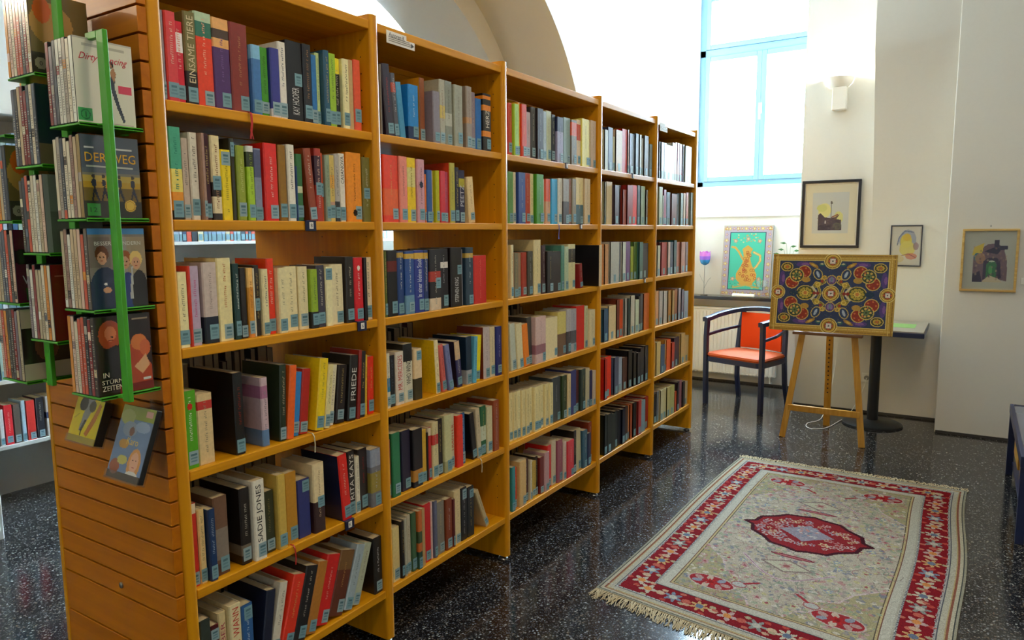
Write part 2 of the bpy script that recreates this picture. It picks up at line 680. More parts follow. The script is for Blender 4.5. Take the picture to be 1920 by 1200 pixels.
# the tall window in the niche
W0, W1, WZ0, WZ1, WY = -0.70, 0.53, 1.97, 3.9, 6.32
mb = MB()
for a0, a1, z0, z1 in ((W0, W0 + .06, WZ0, WZ1), (W1 - .06, W1, WZ0, WZ1), (W0, W1, WZ0, WZ0 + .05), (W0, W1, WZ1 - .06, WZ1), (W0, W1, 3.26, 3.33)):
    mb.box(a0, a1, WY, WY + 0.07, z0, z1)
win = struct(mb.build('window_1', M['winframe'], bevel=0.004), 'tall window with pale blue frame')
for nm, a0, a1, z0, z1 in (('sash', W0 + .06, -.085, WZ0 + .05, 3.26), ('sash', -.085, W1 - .06, WZ0 + .05, 3.26), ('fanlight', W0 + .06, W1 - .06, 3.33, WZ1 - .06)):
    m = MB()
    f = .05
    for b0, b1, c0, c1 in ((a0, a0 + f, z0, z1), (a1 - f, a1, z0, z1), (a0 + f, a1 - f, z0, z0 + f), (a0 + f, a1 - f, z1 - f, z1)):
        m.box(b0 + .001, b1 - .001, WY - .012, WY + .05, c0 + .001, c1 - .001)
    s = m.build(nm, M['winframe'], win, bevel=0.003)
    MB().box(a0 + f, a1 - f, WY + .015, WY + .02, z0 + f, z1 - f).build('pane', M['pane'], s)
h = MB().box(-.10, -.07, WY - .035, WY - .012, 2.66, 2.76).bar((-.085, WY - .05, 2.74), (-.085, WY - .05, 2.60), .018, .012)
h.box(-.092, -.078, WY - .05, WY - .03, 2.715, 2.735)
h.build('handle', M['white'], win, bevel=0.003)

# ================================================================== the bookcase
T = 0.04
YU = [0.0, 0.7871, 1.5927, 2.5548, 3.3854, 4.1732]
ZR = [1.8626, 1.5599, 1.221, 0.8847, 0.5465, 0.2116]
TH = 0.028
XB = -0.645
XP = -0.615
XM = -0.32
case = thing('bookcase', 'long yellow beech double-sided bookcase of five bays', 'bookcase', (-0.31, 2.0, 0))


def upright_mesh(k):
    y1, y0 = YU[k], YU[k] - T
    r = 0.013
    prof = []
    for cx, cy, a0 in ((0.003 - r, y1 - r, 0), (XB - 0.003 + r, y1 - r, 90), (XB - 0.003 + r, y0 + r, 180), (0.003 - r, y0 + r, 270)):
        for q in range(5):
            a = math.radians(a0 + q * 22.5)
            prof.append((cx + r * math.cos(a), cy + r * math.sin(a)))
    return MB().prism(prof, lambda p, t: (p[0], p[1], t), 0.02, 2.25)


for k in range(6):
    upright_mesh(k).build('upright', M['beech_z'], case, smooth=True)
    for fx in (-0.03, -0.59):
        MB().lathe([(0.022, 0.0), (0.024, 0.004), (0.02, 0.009), (0.008, 0.012), (0.008, 0.022)], fx, YU[k] - T / 2, 16).build('levelling_foot', M['metal'], case, smooth=True)
# drilled rows of shelf pin holes on the inner faces of the uprights
for k in range(1, 6):
    mb = MB()
    for x in (-0.045, -0.265):
        z = 0.3
        while z < 2.2:
            mb.lathe([(0.0025, 0), (0.0025, 0.0006)], 0, 0, 6)
            n = 12
            for i in range(len(mb.v) - n, len(mb.v)):
                vx, vy, vz = mb.v[i]
                mb.v[i] = (x + vx, YU[k] - T - vz, z + vy)
            z += 0.055
    mb.build('pin_holes', M['groove'], case)
for b in range(5):
    y0, y1 = YU[b], YU[b + 1] - T
    for side in (0, 1):
        x0, x1 = (XM + 0.006, -0.003) if side == 0 else (XB + 0.003, XM - 0.006)
        for z in ZR:
            MB().box(x0, x1, y0, y1, z - TH, z).build('shelf', M['beech_y'], case, bevel=0.003)
        MB().box(x0, x1, y0, y1, 2.2, 2.23).build('top_board', M['beech_y'], case, bevel=0.003)
    MB().box(XM - 0.004, XM + 0.004, y0, y1, ZR[0], 2.19).build('back_panel', M['beech_y'], case)
    MB().box(XM - 0.008, XM + 0.008, y0, y1, 2.178, 2.2).build('top_rail', M['beech_y'], case, bevel=0.002)

# slatted end panel: backing, slats with recessed grooves between, screw, edging
panel = MB().box(XP + 0.005, -0.03, -0.052, -T - .0003, 0.06, 2.245).build('end_panel', M['groove'], case, label='slatted beech end panel with dark grooves')
slots = [2.0776 + 0.0663 * k for k in (2, 1)] + [2.0776 - 0.0663 * k for k in range(0, 25)] + [0.3575]
edges = [2.245] + slots + [0.06]
for i in range(len(edges) - 1):
    zt = edges[i] - (0.0028 if i else 0)
    zb = edges[i + 1] + (0.0028 if i < len(edges) - 2 else 0)
    MB().box(XP + 0.022, 0.001, -0.064, -T - .0005, zb, zt).build('slat', M['beech_x'], panel, bevel=0.001, segs=1)
MB().box(XP + 0.003, XP + 0.022, -0.066, -0.052, 0.06, 2.245).build('edging', M['beech_z'], panel, bevel=0.003)
m = MB().lathe([(0.009, 0), (0.009, 0.003), (0.006, 0.005)], 0, 0, 14)
m.v = [(-0.269 + x, -0.064 - z, 0.519 + y) for x, y, z in m.v]
m.build('screw', M['screwmetal'], panel, smooth=True)

# ================================================================== the books
PALETTE = [('black', '15131a'), ('charcoal', '35323a'), ('grey', '85827e'), ('pale grey', 'b4b2ac'), ('white', 'd6d2c6'), ('cream', 'd8cca0'), ('tan', 'b89a6c'), ('brown', '6e4a2c'),
           ('dark brown', '3a2418'), ('maroon', '4c1a1c'), ('brick red', '8a3420'), ('red', 'c41c18'), ('crimson', 'b8143a'), ('orange', 'e0701a'), ('amber', 'c8902a'), ('yellow', 'e0c81a'),
           ('olive', '6e6828'), ('lime green', '98b42a'), ('green', '3c7c2c'), ('dark green', '24402a'), ('teal', '2c7474'), ('dark teal', '1a3a40'), ('sky blue', '58a0c4'), ('blue', '2866a8'),
           ('navy blue', '1a2a60'), ('slate blue', '6a7896'), ('violet', '58306e'), ('mauve', 'a08aa0'), ('pink', 'd09090'), ('rose red', 'a83450'), ('sage green', 'a0aa88')]


def rgb(h):
    return [int(h[i:i + 2], 16) for i in (0, 2, 4)]


def colour_name(h):
    a = rgb(h)
    return min(PALETTE, key=lambda p: sum((x - y) ** 2 * w for x, y, w in zip(a, rgb(p[1]), (0.9, 1.2, 0.8))))[0]


ORD = 'first second third fourth fifth sixth seventh eighth ninth tenth eleventh twelfth thirteenth fourteenth fifteenth sixteenth seventeenth eighteenth nineteenth twentieth twenty-first twenty-second twenty-third twenty-fourth twenty-fifth twenty-sixth'.split()
ROWN = {1: 'top', 2: 'second', 3: 'third', 4: 'fourth', 5: 'fifth', 6: 'bottom'}
BAYN = {1: 'slat-ended bay', 2: 'second bay', 3: 'middle bay'}
GAIN = 1.2


def lum(c):
    return 0.2 * c[0] + 0.7 * c[1] + 0.1 * c[2]


def cover_mesh(w, h, d, main, bands, side=None, half=False):
    t = min(0.0022, w * 0.12)
    e = min(0.003, w * 0.2)
    outer = [(-d, 0), (-0.004, 0), (0, e), (0, w - e), (-0.004, w), (-d, w)]
    inner = [(-d, w - t), (-0.006, w - t), (-0.006, t), (-d, t)]
    zs = sorted({0.0, 1.0} | {round(b[0], 3) for b in bands} | {round(b[1], 3) for b in bands})
    mb = MB()
    n = len(zs)
    for z in zs:
        mb.v += [(x, y, z * h) for x, y in outer]
    for i in range(n - 1):
        zm = (zs[i] + zs[i + 1]) / 2
        c = main
        for b in bands:
            if b[0] <= zm <= b[1]:
                c = b[2]
        for k in range(5):
            cc = c
            if k in (0, 4):
                cc = side or c
            mb.f.append((i * 6 + k, i * 6 + k + 1, (i + 1) * 6 + k + 1, (i + 1) * 6 + k))
            mb.c.append(cc)
    bi = len(mb.v)
    mb.v += [(x, y, 0) for x, y in inner] + [(x, y, h) for x, y in inner]
    for k in range(3):
        mb.f.append((bi + k, bi + k + 1, bi + 4 + k + 1, bi + 4 + k))
        mb.c.append((0.6, 0.55, 0.45, 1))
    mb.f.append(tuple(range(5, -1, -1)) + tuple(bi + k for k in (3, 2, 1, 0)))
    mb.c.append(main)
    tp = (n - 1) * 6
    mb.f.append(tuple(tp + k for k in range(6)) + tuple(bi + 4 + k for k in range(4)))
    mb.c.append(main)
    for (a, b_, c_, d_) in ((0, tp, bi + 7, bi + 3), (5, tp + 5, bi + 4, bi)):
        mb.f.append((a, d_, c_, b_))
        mb.c.append(side or main)
    return mb.mesh('book', M['cover'])


TEXT_ROT = Matrix(((0, 0, 1), (0, -1, 0), (1, 0, 0))).to_euler()
STICK = lin('789faa')
STICK2 = lin('93adb4')
INKD = lin('4c727c')
PAGE_CACHE = {}


def sticker_mesh(sw, sh):
    mb = MB()
    c = random.choice((STICK, STICK, STICK2))
    mb.box(0.0002, 0.0007, -sw / 2, sw / 2, 0, sh, c)
    for q, (a, b) in enumerate(((.2, .32), (.42, .54), (.64, .8))):
        k = random.uniform(.25, .36)
        mb.quad([(0.0009, -sw * k, sh * a), (0.0009, sw * k, sh * a), (0.0009, sw * k, sh * b), (0.0009, -sw * k, sh * b)], INKD if q == 2 else lin('648a96'))
    return mb.mesh('spine_sticker', M['sticker'])


def make_book(loc, w, h, lean, hx, o, label, group, facing=1):
    main = lin(hx, GAIN)
    bands = [(a, b, lin(c, GAIN)) for a, b, c in o.get('b', [])]
    side = lin(o['side'], GAIN) if 'side' in o else None
    d = o.get('d', min(0.2, max(0.11, h * random.uniform(0.6, 0.7))))
    me = cover_mesh(w, h, d, main, bands, side)
    bk = bpy.data.objects.new('book', me)
    a = math.radians(lean)
    lift = w * math.sin(a) if a > 0 else 0.0
    bk.location = (loc[0], loc[1], loc[2] + lift + 0.0004)
    bk.rotation_euler = (-a, 0, 0 if facing == 1 else math.pi)
    COL.objects.link(bk)
    tag(bk, label, 'book', group)
    t = min(0.0022, w * 0.12)
    pm = MB().box(-d + 0.003, -0.0062, t + 0.0002, w - t - 0.0002, 0.0025, h - 0.003).mesh('page_block', M['pages'])
    local_child('page_block', pm, bk)
    # library sticker
    lab = o.get('lab', 'lo')
    if lab != 'no' and w > 0.008:
        sw = min(w - 0.003, 0.028)
        sh = min(0.042, h * 0.19) * random.uniform(.85, 1.05)
        z = {'lo': random.uniform(0.004, 0.012), 'mid': h * 0.36, 'hi': h * 0.78}[lab] + o.get('lz', 0)
        yy = w / 2 if sw > w * 0.7 else w - sw / 2 - 0.003
        local_child('spine_sticker', sticker_mesh(sw, sh), bk, (0, yy, z))
    # title
    ztop, zlow = h * 0.93, (h * 0.3 if lab == 'lo' else h * 0.1)
    if 't' in o:
        L = h * min(o.get('tf', 0.6), 0.72 if lab == 'lo' else 0.85)
        cz = {'mid': h * 0.56, 'top': h * 0.96 - L / 2, 'low': max(h * 0.08, 0.0) + L / 2 + (0.05 if lab == 'lo' else 0.0)}[o.get('ta', 'mid')]
        cz = max(cz, 0.056 + L / 2) if lab == 'lo' else cz
        cz = min(cz, h * 0.975 - L / 2)
        tm = text_mesh(o['t'], o.get('tc', 'e0e0e0'), L, min(w * 0.55, 0.026))
        local_child('spine_title', tm, bk, (0.0006, w / 2, cz), TEXT_ROT)
    else:
        mc = o.get('m') or o.get('m2')
        if mc is None and random.random() < 0.65 and w > 0.013:
            mc = random.choice(('e8e0c8', 'd8c070', 'd0d0d0')) if lum(main) < 0.22 else random.choice(('3a3028', '70302a', '2a3a50'))
        if mc:
            mb = MB()
            k = .75 if ('m' in o or 'm2' in o) else .5
            c = tuple(x * k + y * (1 - k) for x, y in zip(lin(mc), main))
            gw = min(w * 0.3, 0.0075)
            z0 = random.uniform(0.0, 0.25) * (ztop - zlow) + zlow
            z1 = ztop - random.uniform(0.0, 0.2) * (ztop - zlow)
            z = z0
            step = gw * 0.75
            while z < z1:
                if random.random() < 0.86:
                    y = w / 2 + random.uniform(-.08, .08) * gw
                    a0, a1 = y - gw / 2, y + gw / 2
                    k = random.random()
                    if k < 0.4:
                        mb.quad([(0.0005, a0, z), (0.0005, a1, z), (0.0005, a1, z + step * .3), (0.0005, a0, z + step * .3)], c)
                        mb.quad([(0.0005, a0, z + step * .3), (0.0005, a0 + gw * .25, z + step * .3), (0.0005, a0 + gw * .25, z + step * .75), (0.0005, a0, z + step * .75)], c)
                    elif k < 0.75:
                        mb.quad([(0.0005, a0 + gw * .3, z), (0.0005, a1, z), (0.0005, a1, z + step * .6), (0.0005, a0 + gw * .3, z + step * .6)], c)
                    else:
                        mb.quad([(0.0005, a0, z), (0.0005, a1, z), (0.0005, a1, z + step * .35), (0.0005, a0, z + step * .35)], c)
                z += step
            if mb.f:
                local_child('spine_title', mb.mesh('spine_title', M['ink']), bk)
    if 'dot' in o:
        zf, dc, dr = o['dot']
        dr = min(dr, w * .32)
        local_child('spine_emblem', MB().quad([(0.0008, w / 2 + dr * math.cos(k * math.pi / 7) * (1 if k % 2 else .75), h * zf + dr * 1.2 * math.sin(k * math.pi / 7) * (1 if k % 2 else .75)) for k in range(14)], lin(dc)).mesh('spine_emblem', M['ink']), bk)
    if 'rib' in o:
        rm = M['ribbonred'] if o['rib'][0] == 'b' else M['ribbonblue']
        mb = MB()
        y = w * 0.6
        rx = -loc[0] - .014
        mb.box(-0.01, 0.018 + rx, y - .003, y + .003, -0.0003, 0.0003)
        mb.sweep([(0.016 + rx, y, 0.0), (0.021 + rx, y, -0.006), (0.021 + rx, y + .001, -0.03), (0.02 + rx, y - .002, -0.055)], [(-.0035, -.0004), (.0035, -.0004), (.0035, .0004), (-.0035, .0004)])
        for q in (-.006, -.002, .003):
            mb.sweep([(0.02 + rx, y - .002, -0.05), (0.021 + rx, y + q * 1.3, -0.075)], [(-.0012, -.0005), (.0012, -.0005), (.0012, .0005), (-.0012, .0005)])
        local_child('ribbon', mb.mesh('ribbon', rm), bk)
    return bk


BOOKS={
(1,1):[(0.0015,0.0100,0.220,0,'8a8590',{}),
(0.0121,0.0310,0.221,0,'c8383c',{'tc': '7a1518'}),
(0.0437,0.0274,0.206,0,'c41530',{'b': [(0.62, 0.86, 'f0e8e0')], 'bw': 1, 'n': 'with white title blocks'}),
(0.0720,0.0346,0.236,0,'6b6436',{'b': [(0, 0.36, '16140f')], 't': 'EINSAME TIERE', 'tc': 'd8c8a0', 'n': 'lettered EINSAME TIERE', 'tf': 0.72, 'lz': 0.0}),
(0.1074,0.0526,0.246,0,'d83a18',{'b': [(0.74, 1, '2d6b58'), (0.9, 1, 'a8c0a0')], 'n': 'with green landscape top', 'm': 'f0c0a0'}),
(0.1608,0.0532,0.243,0,'4a2a63',{'b': [(0.68, 1, 'd8a060'), (0.78, 0.88, '4a3a30')], 'n': 'with sunset picture top', 'm': '8a6aa0'}),
(0.2148,0.0578,0.243,0,'7c2a22',{'m': 'c09060', 'rib': 'b01810', 'n': 'with red ribbon marker'}),
(0.2755,0.0307,0.193,0,'3d6fa8',{'b': [(0.8, 1, '7ab0d0')]}),
(0.3070,0.0293,0.193,0,'3f8f1f',{}),
(0.3371,0.0323,0.196,0,'2f3080',{'b': [(0, 0.12, 'd0c8c8')]}),
(0.3725,0.0287,0.222,0,'d8d4c8',{'m': '4a5a6a'}),
(0.4020,0.0602,0.233,0,'17171c',{'t': 'KAY HOOPER', 'tc': 'd0d0d0', 'lab': 'mid', 'lz': 0.02, 'ta': 'low', 'n': 'lettered KAY HOOPER', 'tf': 0.34}),
(0.4640,0.0323,0.234,0,'1c1c22',{'m': 'a07850'}),
(0.4996,0.0241,0.210,0,'2a6ca8',{}),
(0.5260,0.0164,0.221,0,'b9cf8f',{}),
(0.5448,0.0224,0.231,0,'245068',{}),
(0.5706,0.0308,0.228,0,'8fb52c',{}),
(0.6022,0.0261,0.220,0,'18160f',{'b': [(0.78, 1, 'e0d020')]}),
(0.6307,0.0278,0.222,0,'e6d8a4',{'m': '30302a'}),
(0.6621,0.0233,0.226,0,'b89868',{'lab': 'no'}),
(0.6873,0.0307,0.231,0,'d8502c',{'lz': 0.02})],
(1,2):[(0.0031,0.0352,0.237,0,'3f9a7a',{'b': [(0, 0.1, '181414'), (0.1, 0.3, 'd88a20'), (0.3, 0.55, 'd8c860')], 'n': 'fading from teal to orange', 'm': '2a7a6a'}),
(0.0426,0.0221,0.213,0,'b8a898',{}),
(0.0673,0.0252,0.230,0,'cfc8b8',{'m': '505048'}),
(0.0944,0.0113,0.230,0,'9a7868',{}),
(0.1073,0.0197,0.231,0,'3a1420',{}),
(0.1290,0.0286,0.228,0,'d8c898',{'b': [(0.08, 0.28, 'd8c8a0'), (0.28, 0.45, '2a2018'), (0, 0.08, '2a2018')], 'lab': 'mid', 'm': '803828'}),
(0.1603,0.0337,0.194,0,'e0c818',{'lab': 'hi'}),
(0.1956,0.0144,0.228,0,'2c2a1c',{'lab': 'hi'}),
(0.2124,0.0270,0.210,0,'8a9a30',{'m': 'c8d080'}),
(0.2423,0.0230,0.211,0,'9cc020',{'b': [(0.72, 1, '303820'), (0.92, 1, 'd8d8d0')], 'n': 'with black top'}),
(0.2683,0.0283,0.207,0,'7a86a0',{'b': [(0.6, 0.98, '505878')]}),
(0.2995,0.0478,0.225,0,'d01c10',{'m': 'f0d8c8', 'n': 'with white small title'}),
(0.3526,0.0275,0.224,0,'8a6414',{}),
(0.3837,0.0282,0.228,0,'d8d4c4',{'m': '383838'}),
(0.4142,0.0063,0.166,0,'1a3a6a',{'lab': 'no'}),
(0.4223,0.0257,0.204,0,'2f6a3c',{'b': [(0.42, 0.52, 'c0c8a0')]}),
(0.4665,0.0287,0.223,-5,'8a3a18',{}),
(0.4959,0.0260,0.227,0,'a03020',{'lab': 'mid', 'b': [(0.5, 0.9, '3a2030')]}),
(0.5225,0.0157,0.216,0,'b84a20',{'lab': 'mid'}),
(0.5387,0.0191,0.210,0,'8a9a80',{}),
(0.5584,0.0247,0.212,0,'c8b060',{'b': [(0.1, 0.3, 'b89078'), (0.5, 0.7, 'd8a040')]}),
(0.5853,0.0225,0.218,0,'a8a49c',{'b': [(0, 0.3, '303438')]}),
(0.6103,0.0257,0.222,0,'dcd8c8',{'t': 'CASANOVA', 'tc': '404040', 'tf': 0.4, 'ta': 'top', 'n': 'with grey capital lettering'}),
(0.6402,0.0679,0.229,0,'e08810',{'m': '904808', 'dot': (0.13, '1c1008', 0.011), 'n': 'with small black figure'}),
(0.7094,0.0362,0.218,0,'6a6420',{'lab': 'mid'})],
(1,3):[(0.0015,0.0302,0.202,0,'e4d8a4',{'m': '807860'}),
(0.0330,0.0085,0.217,0,'c03020',{'lab': 'no'}),
(0.0434,0.0303,0.216,0,'b0a0b8',{'m': 'c05088', 'n': 'with pink script'}),
(0.0838,0.0449,0.224,0,'c0b0a8',{'b': [(0, 0.33, '101828')], 'n': 'with black foot', 'm': 'a09088', 'w': 'thick '}),
(0.1303,0.0460,0.234,0,'e2d49c',{'m': 'c06030', 'n': 'with red script'}),
(0.1791,0.0188,0.217,0,'123838',{'m': 'd0d8d0'}),
(0.1999,0.0225,0.204,0,'1c1410',{}),
(0.2244,0.0199,0.203,0,'c8861c',{'b': [(0.72, 1, 'e0b060'), (0, 0.08, 'd08030')]}),
(0.2460,0.0073,0.201,0,'d8d0b8',{'lab': 'no'}),
(0.2554,0.0187,0.209,0,'28201c',{'lab': 'mid'}),
(0.2762,0.0230,0.197,0,'dccfa0',{'m': '506070'}),
(0.3023,0.0263,0.227,0,'dc3410',{'m': 'f0c8b0', 'n': 'with white title'}),
(0.3317,0.0288,0.198,0,'dcd0a0',{'m': '908868'}),
(0.3641,0.0493,0.200,0,'e0d4a4',{'m': '908868'}),
(0.4166,0.0362,0.198,0,'dcd0a4',{'m': '908868'}),
(0.4561,0.0260,0.188,0,'8aa824',{'b': [(0, 0.28, '181818')]}),
(0.4845,0.0324,0.199,0,'343040',{}),
(0.5203,0.0295,0.193,0,'e4d8a8',{'lab': 'hi'}),
(0.5522,0.0568,0.199,0,'ddd2a8',{'m': '807860'}),
(0.6126,0.0350,0.222,0,'221c1a',{}),
(0.6507,0.0413,0.218,0,'cc1020',{'m': 'f0e0d8', 'dot': (0.84, 'e8dcd0', 0.008), 'n': 'with white emblem'}),
(0.6946,0.0111,0.217,0,'181414',{'lab': 'no'}),
(0.7083,0.0356,0.217,0,'d8c8a4',{'m': '404040'})],
(1,4):[(0.0015,0.0412,0.216,0,'4c9c14',{'m': 'f0f0e0', 'dot': (0.8, 'c02818', 0.009), 'n': 'with red dot and white title'}),
(0.0451,0.0496,0.199,0,'d0b888',{'b': [(0.78, 0.9, 'b83028')], 'lab': 'no', 'n': 'with red band'}),
(0.1585,0.0309,0.241,0,'0e0c0c',{'m': '903020', 'd': 0.215, 'w': 'large '}),
(0.2546,0.0256,0.210,0,'c0a8b0',{'b': [(0, 0.24, '5878a0'), (0.7, 0.88, 'a06888')], 'lab': 'no', 'd': 0.15, 'n': 'with blue foot'}),
(0.3154,0.0245,0.237,3,'1e2c18',{'d': 0.18, 'm': 'c0b090', 'n': 'with pale title'}),
(0.3405,0.0264,0.230,6,'e05c10',{'lab': 'no'}),
(0.3676,0.0274,0.203,7,'2a7cc0',{}),
(0.3964,0.0322,0.208,7,'a81c10',{}),
(0.4498,0.0351,0.234,8,'e0c010',{'d': 0.17}),
(0.4888,0.0224,0.210,8,'d8cc90',{}),
(0.5150,0.0262,0.203,8,'d8d0b0',{'b': [(0, 0.18, 'e0dcd0')]}),
(0.5485,0.0389,0.196,7,'221a1a',{}),
(0.5949,0.0379,0.223,6,'1a1614',{'t': 'FRIEDE', 'tc': 'd8d4cc', 'tf': 0.5, 'ta': 'low', 'n': 'lettered FRIEDE'}),
(0.6375,0.0118,0.238,5,'8a1c10',{'lab': 'no'}),
(0.6541,0.0259,0.230,4,'1e1a1c',{}),
(0.6852,0.0146,0.214,3,'d8b030',{'lab': 'no'}),
(0.7042,0.0268,0.205,2,'d82c10',{})],
(1,5):[(0.0021,0.0226,0.239,0,'c02818',{'b': [(0.88, 1, 'd8c8a8')]}),
(0.0272,0.0209,0.215,0,'d8bc80',{}),
(0.0516,0.0225,0.209,0,'143058',{'m': 'a0b0c0'}),
(0.0777,0.0454,0.231,0,'6a4c38',{'b': [(0.2, 0.6, '807468'), (0, 0.15, '503428')]}),
(0.1620,0.0347,0.232,0,'18120e',{'d': 0.19, 'm': 'c8c0b0', 'b': [(0.12, 0.26, '6a6050')]}),
(0.2001,0.0417,0.246,0,'d8d4c4',{'t': 'SADIE JONES', 'tc': '1c1c1c', 'tf': 0.8, 'n': 'lettered SADIE JONES'}),
(0.2452,0.0418,0.194,0,'2c3018',{'m': '807848'}),
(0.2905,0.0308,0.238,0,'c0a048',{}),
(0.3249,0.0459,0.231,0,'b07c1c',{'d': 0.16}),
(0.3759,0.0522,0.192,0,'28306c',{'lab': 'hi'}),
(0.4320,0.0474,0.232,0,'d8c498',{'b': [(0, 0.45, '301818')], 'lab': 'mid'}),
(0.5538,0.0409,0.232,-4,'c81c10',{'d': 0.18, 'side': '141c3c', 'n': 'with navy cover'}),
(0.5954,0.0336,0.229,0,'201c18',{'t': 'RITA KAYS', 'tc': 'e0dcd0', 'tf': 0.7, 'n': 'with white block capitals'}),
(0.6296,0.0220,0.202,0,'d0c8b0',{}),
(0.6522,0.0424,0.221,0,'241a18',{'m': '903028'}),
(0.6952,0.0504,0.211,0,'6a6a70',{'b': [(0.25, 0.6, '8a7a30'), (0.7, 1, '8890a0')]})],
(1,6):[(0.0020,0.0341,0.237,0,'2c342c',{}),
(0.0398,0.0282,0.201,0,'4a1418',{'lab': 'hi'}),
(0.0717,0.0259,0.224,0,'d0c090',{'t': 'GRABER', 'tc': 'b04858', 'tf': 0.6, 'n': 'with pink capitals'}),
(0.1014,0.0389,0.235,0,'d8cca0',{'t': 'LESKY WANN', 'tc': 'c84030', 'tf': 0.8, 'n': 'with red capitals'}),
(0.1424,0.0403,0.215,0,'28568c',{'m': 'c0d0e0', 'lab': 'hi'}),
(0.2098,0.0337,0.215,9,'161c30',{'d': 0.18}),
(0.2445,0.0288,0.223,13,'ccc8b8',{}),
(0.2746,0.0462,0.229,17,'d03018',{}),
(0.3235,0.0502,0.236,17,'181414',{'m': 'c0b8a8'}),
(0.3766,0.0411,0.232,17,'a86c24',{}),
(0.4202,0.0570,0.232,18,'c01c18',{}),
(0.4808,0.0659,0.220,19,'5a2a18',{'b': [(0.7, 1, '705028')], 'm': 'c09858'}),
(0.5511,0.0387,0.223,20,'98a8b0',{}),
(0.5928,0.0347,0.215,20,'a8b098',{}),
(0.7040,0.0416,0.212,0,'1c1a18',{'m': 'e0e0e0'})],
(2,1):[(0.8099,0.0113,0.239,0,'6a6050',{'lab': 'no'}),
(0.8427,0.0411,0.245,-5,'2a2030',{'m': 'b03828'}),
(0.8846,0.0245,0.220,-5,'4a4a50',{'b': [(0.7, 0.85, 'b04830')]}),
(0.9166,0.0314,0.195,-7,'3f8ab0',{'lab': 'no'}),
(0.9617,0.0556,0.197,0,'1c7cc0',{'b': [(0, 0.24, '1c3058')], 'm': 'd0e0e8', 'd': 0.17}),
(1.0544,0.0277,0.238,0,'8a5030',{'s': 0.02, 'd': 0.21, 'side': 'd08a18', 'n': 'with ochre cover'}),
(1.0902,0.0417,0.192,0,'7a7078',{}),
(1.1349,0.0345,0.243,0,'a09c88',{'b': [(0.4, 0.6, 'c0a850')]}),
(1.1732,0.0455,0.244,0,'848a80',{'b': [(0.3, 0.5, 'b0b4a8')]}),
(1.2234,0.0558,0.237,0,'90907c',{}),
(1.3044,0.0382,0.244,0,'8c7c6c',{'b': [(0.4, 0.5, 'b08050')]}),
(1.3460,0.0366,0.229,0,'807078',{}),
(1.3868,0.0392,0.209,0,'1c64a8',{}),
(1.4304,0.0565,0.236,0,'1a1410',{'b': [(0.25, 0.35, 'd07818'), (0.7, 0.8, 'd07818'), (0.9, 0.96, 'd07818')], 't': 'HERZ', 'tc': 'd0c8b8', 'tf': 0.3, 'n': 'with orange tiger stripes'})],
(2,2):[(0.8085,0.0767,0.235,0,'d83410',{'b': [(0.1, 0.5, 'd85820')], 'w': 'thick ', 'n': 'with orange flame lower half'}),
(0.8921,0.0428,0.236,0,'d87c68',{'m': '804038'}),
(0.9377,0.0493,0.235,0,'e0c020',{'b': [(0.55, 0.85, 'd0c880')], 'm': '403818'}),
(0.9904,0.0420,0.233,0,'c08890',{'m': '20182c', 'dot': (0.6, '20182c', 0.012), 'n': 'with black star'}),
(1.0355,0.0109,0.181,0,'d07030',{}),
(1.0489,0.0302,0.198,0,'1c4c8c',{}),
(1.0818,0.0177,0.197,0,'c8b080',{}),
(1.1022,0.0208,0.199,0,'b0b010',{}),
(1.1261,0.0317,0.199,0,'c01420',{}),
(1.1601,0.0353,0.199,0,'a83050',{'m': 'd08898'}),
(1.1991,0.0341,0.236,0,'a8a030',{'side': 'c84020', 'd': 0.16, 'n': 'with red cover'}),
(1.2366,0.0257,0.221,0,'14142c',{}),
(1.2646,0.0418,0.213,0,'1c1c40',{'b': [(0.68, 0.84, 'a8a030')], 't': 'PEETZ', 'tc': 'd0d0d8', 'tf': 0.4, 'ta': 'low', 'n': 'with yellow star'}),
(1.3265,0.0419,0.188,-5,'d8bc88',{})],
(2,3):[(0.7980,0.0138,0.236,0,'506020',{}),
(0.8148,0.0507,0.238,0,'141010',{'b': [(0.68, 0.84, '601810')], 'n': 'with red blot'}),
(0.8685,0.0345,0.234,0,'1c3c74',{'m': 'd8d8c8', 'b': [(0.9, 0.98, 'b09038')]}),
(0.9058,0.0494,0.233,0,'1c4484',{'m': 'd8d8c8', 'b': [(0.88, 0.96, 'c09830'), (0.0, 0.3, '6088a0')], 'n': 'with pale foot'}),
(0.9584,0.0561,0.235,0,'1c2c80',{'t': 'In einer kleinen Stadt', 'tc': 'd8dce0', 'tf': 0.62, 'n': 'with long white title', 'b': [(0.86, 0.96, 'c09830')]}),
(1.0173,0.0277,0.234,0,'1c3468',{'m': 'd8d8c8', 'b': [(0.86, 0.96, 'c09830')]}),
(1.0489,0.0674,0.236,0,'181012',{'b': [(0.47, 0.64, 'a02818'), (0, 0.2, 'd0b898')], 'lab': 'mid', 'n': 'with red flames over cream foot'}),
(1.1193,0.0609,0.237,0,'16101a',{'b': [(0.68, 0.78, 'd0c8c0')], 'n': 'with white emblem'}),
(1.1921,0.0741,0.239,0,'140c0c',{'t': 'STEPHEN KING', 'tc': 'c8c8c8', 'tf': 0.42, 'ta': 'low', 'lab': 'mid', 'lz': 0.045, 'n': 'lettered STEPHEN KING'}),
(1.2693,0.0121,0.231,0,'808088',{'lab': 'no'}),
(1.2858,0.0513,0.239,0,'1c3444',{'b': [(0.82, 0.9, 'b09038')], 'm': 'c8d0d0'}),
(1.3422,0.0917,0.203,0,'c01808',{'lab': 'no', 'm': 'e08070', 'w': 'thick '})],
(2,4):[(0.7994,0.0216,0.203,0,'c8c4b0',{'b': [(0.3, 0.55, '2c78a0')]}),
(0.8236,0.0282,0.191,0,'14141c',{'m': '606878'}),
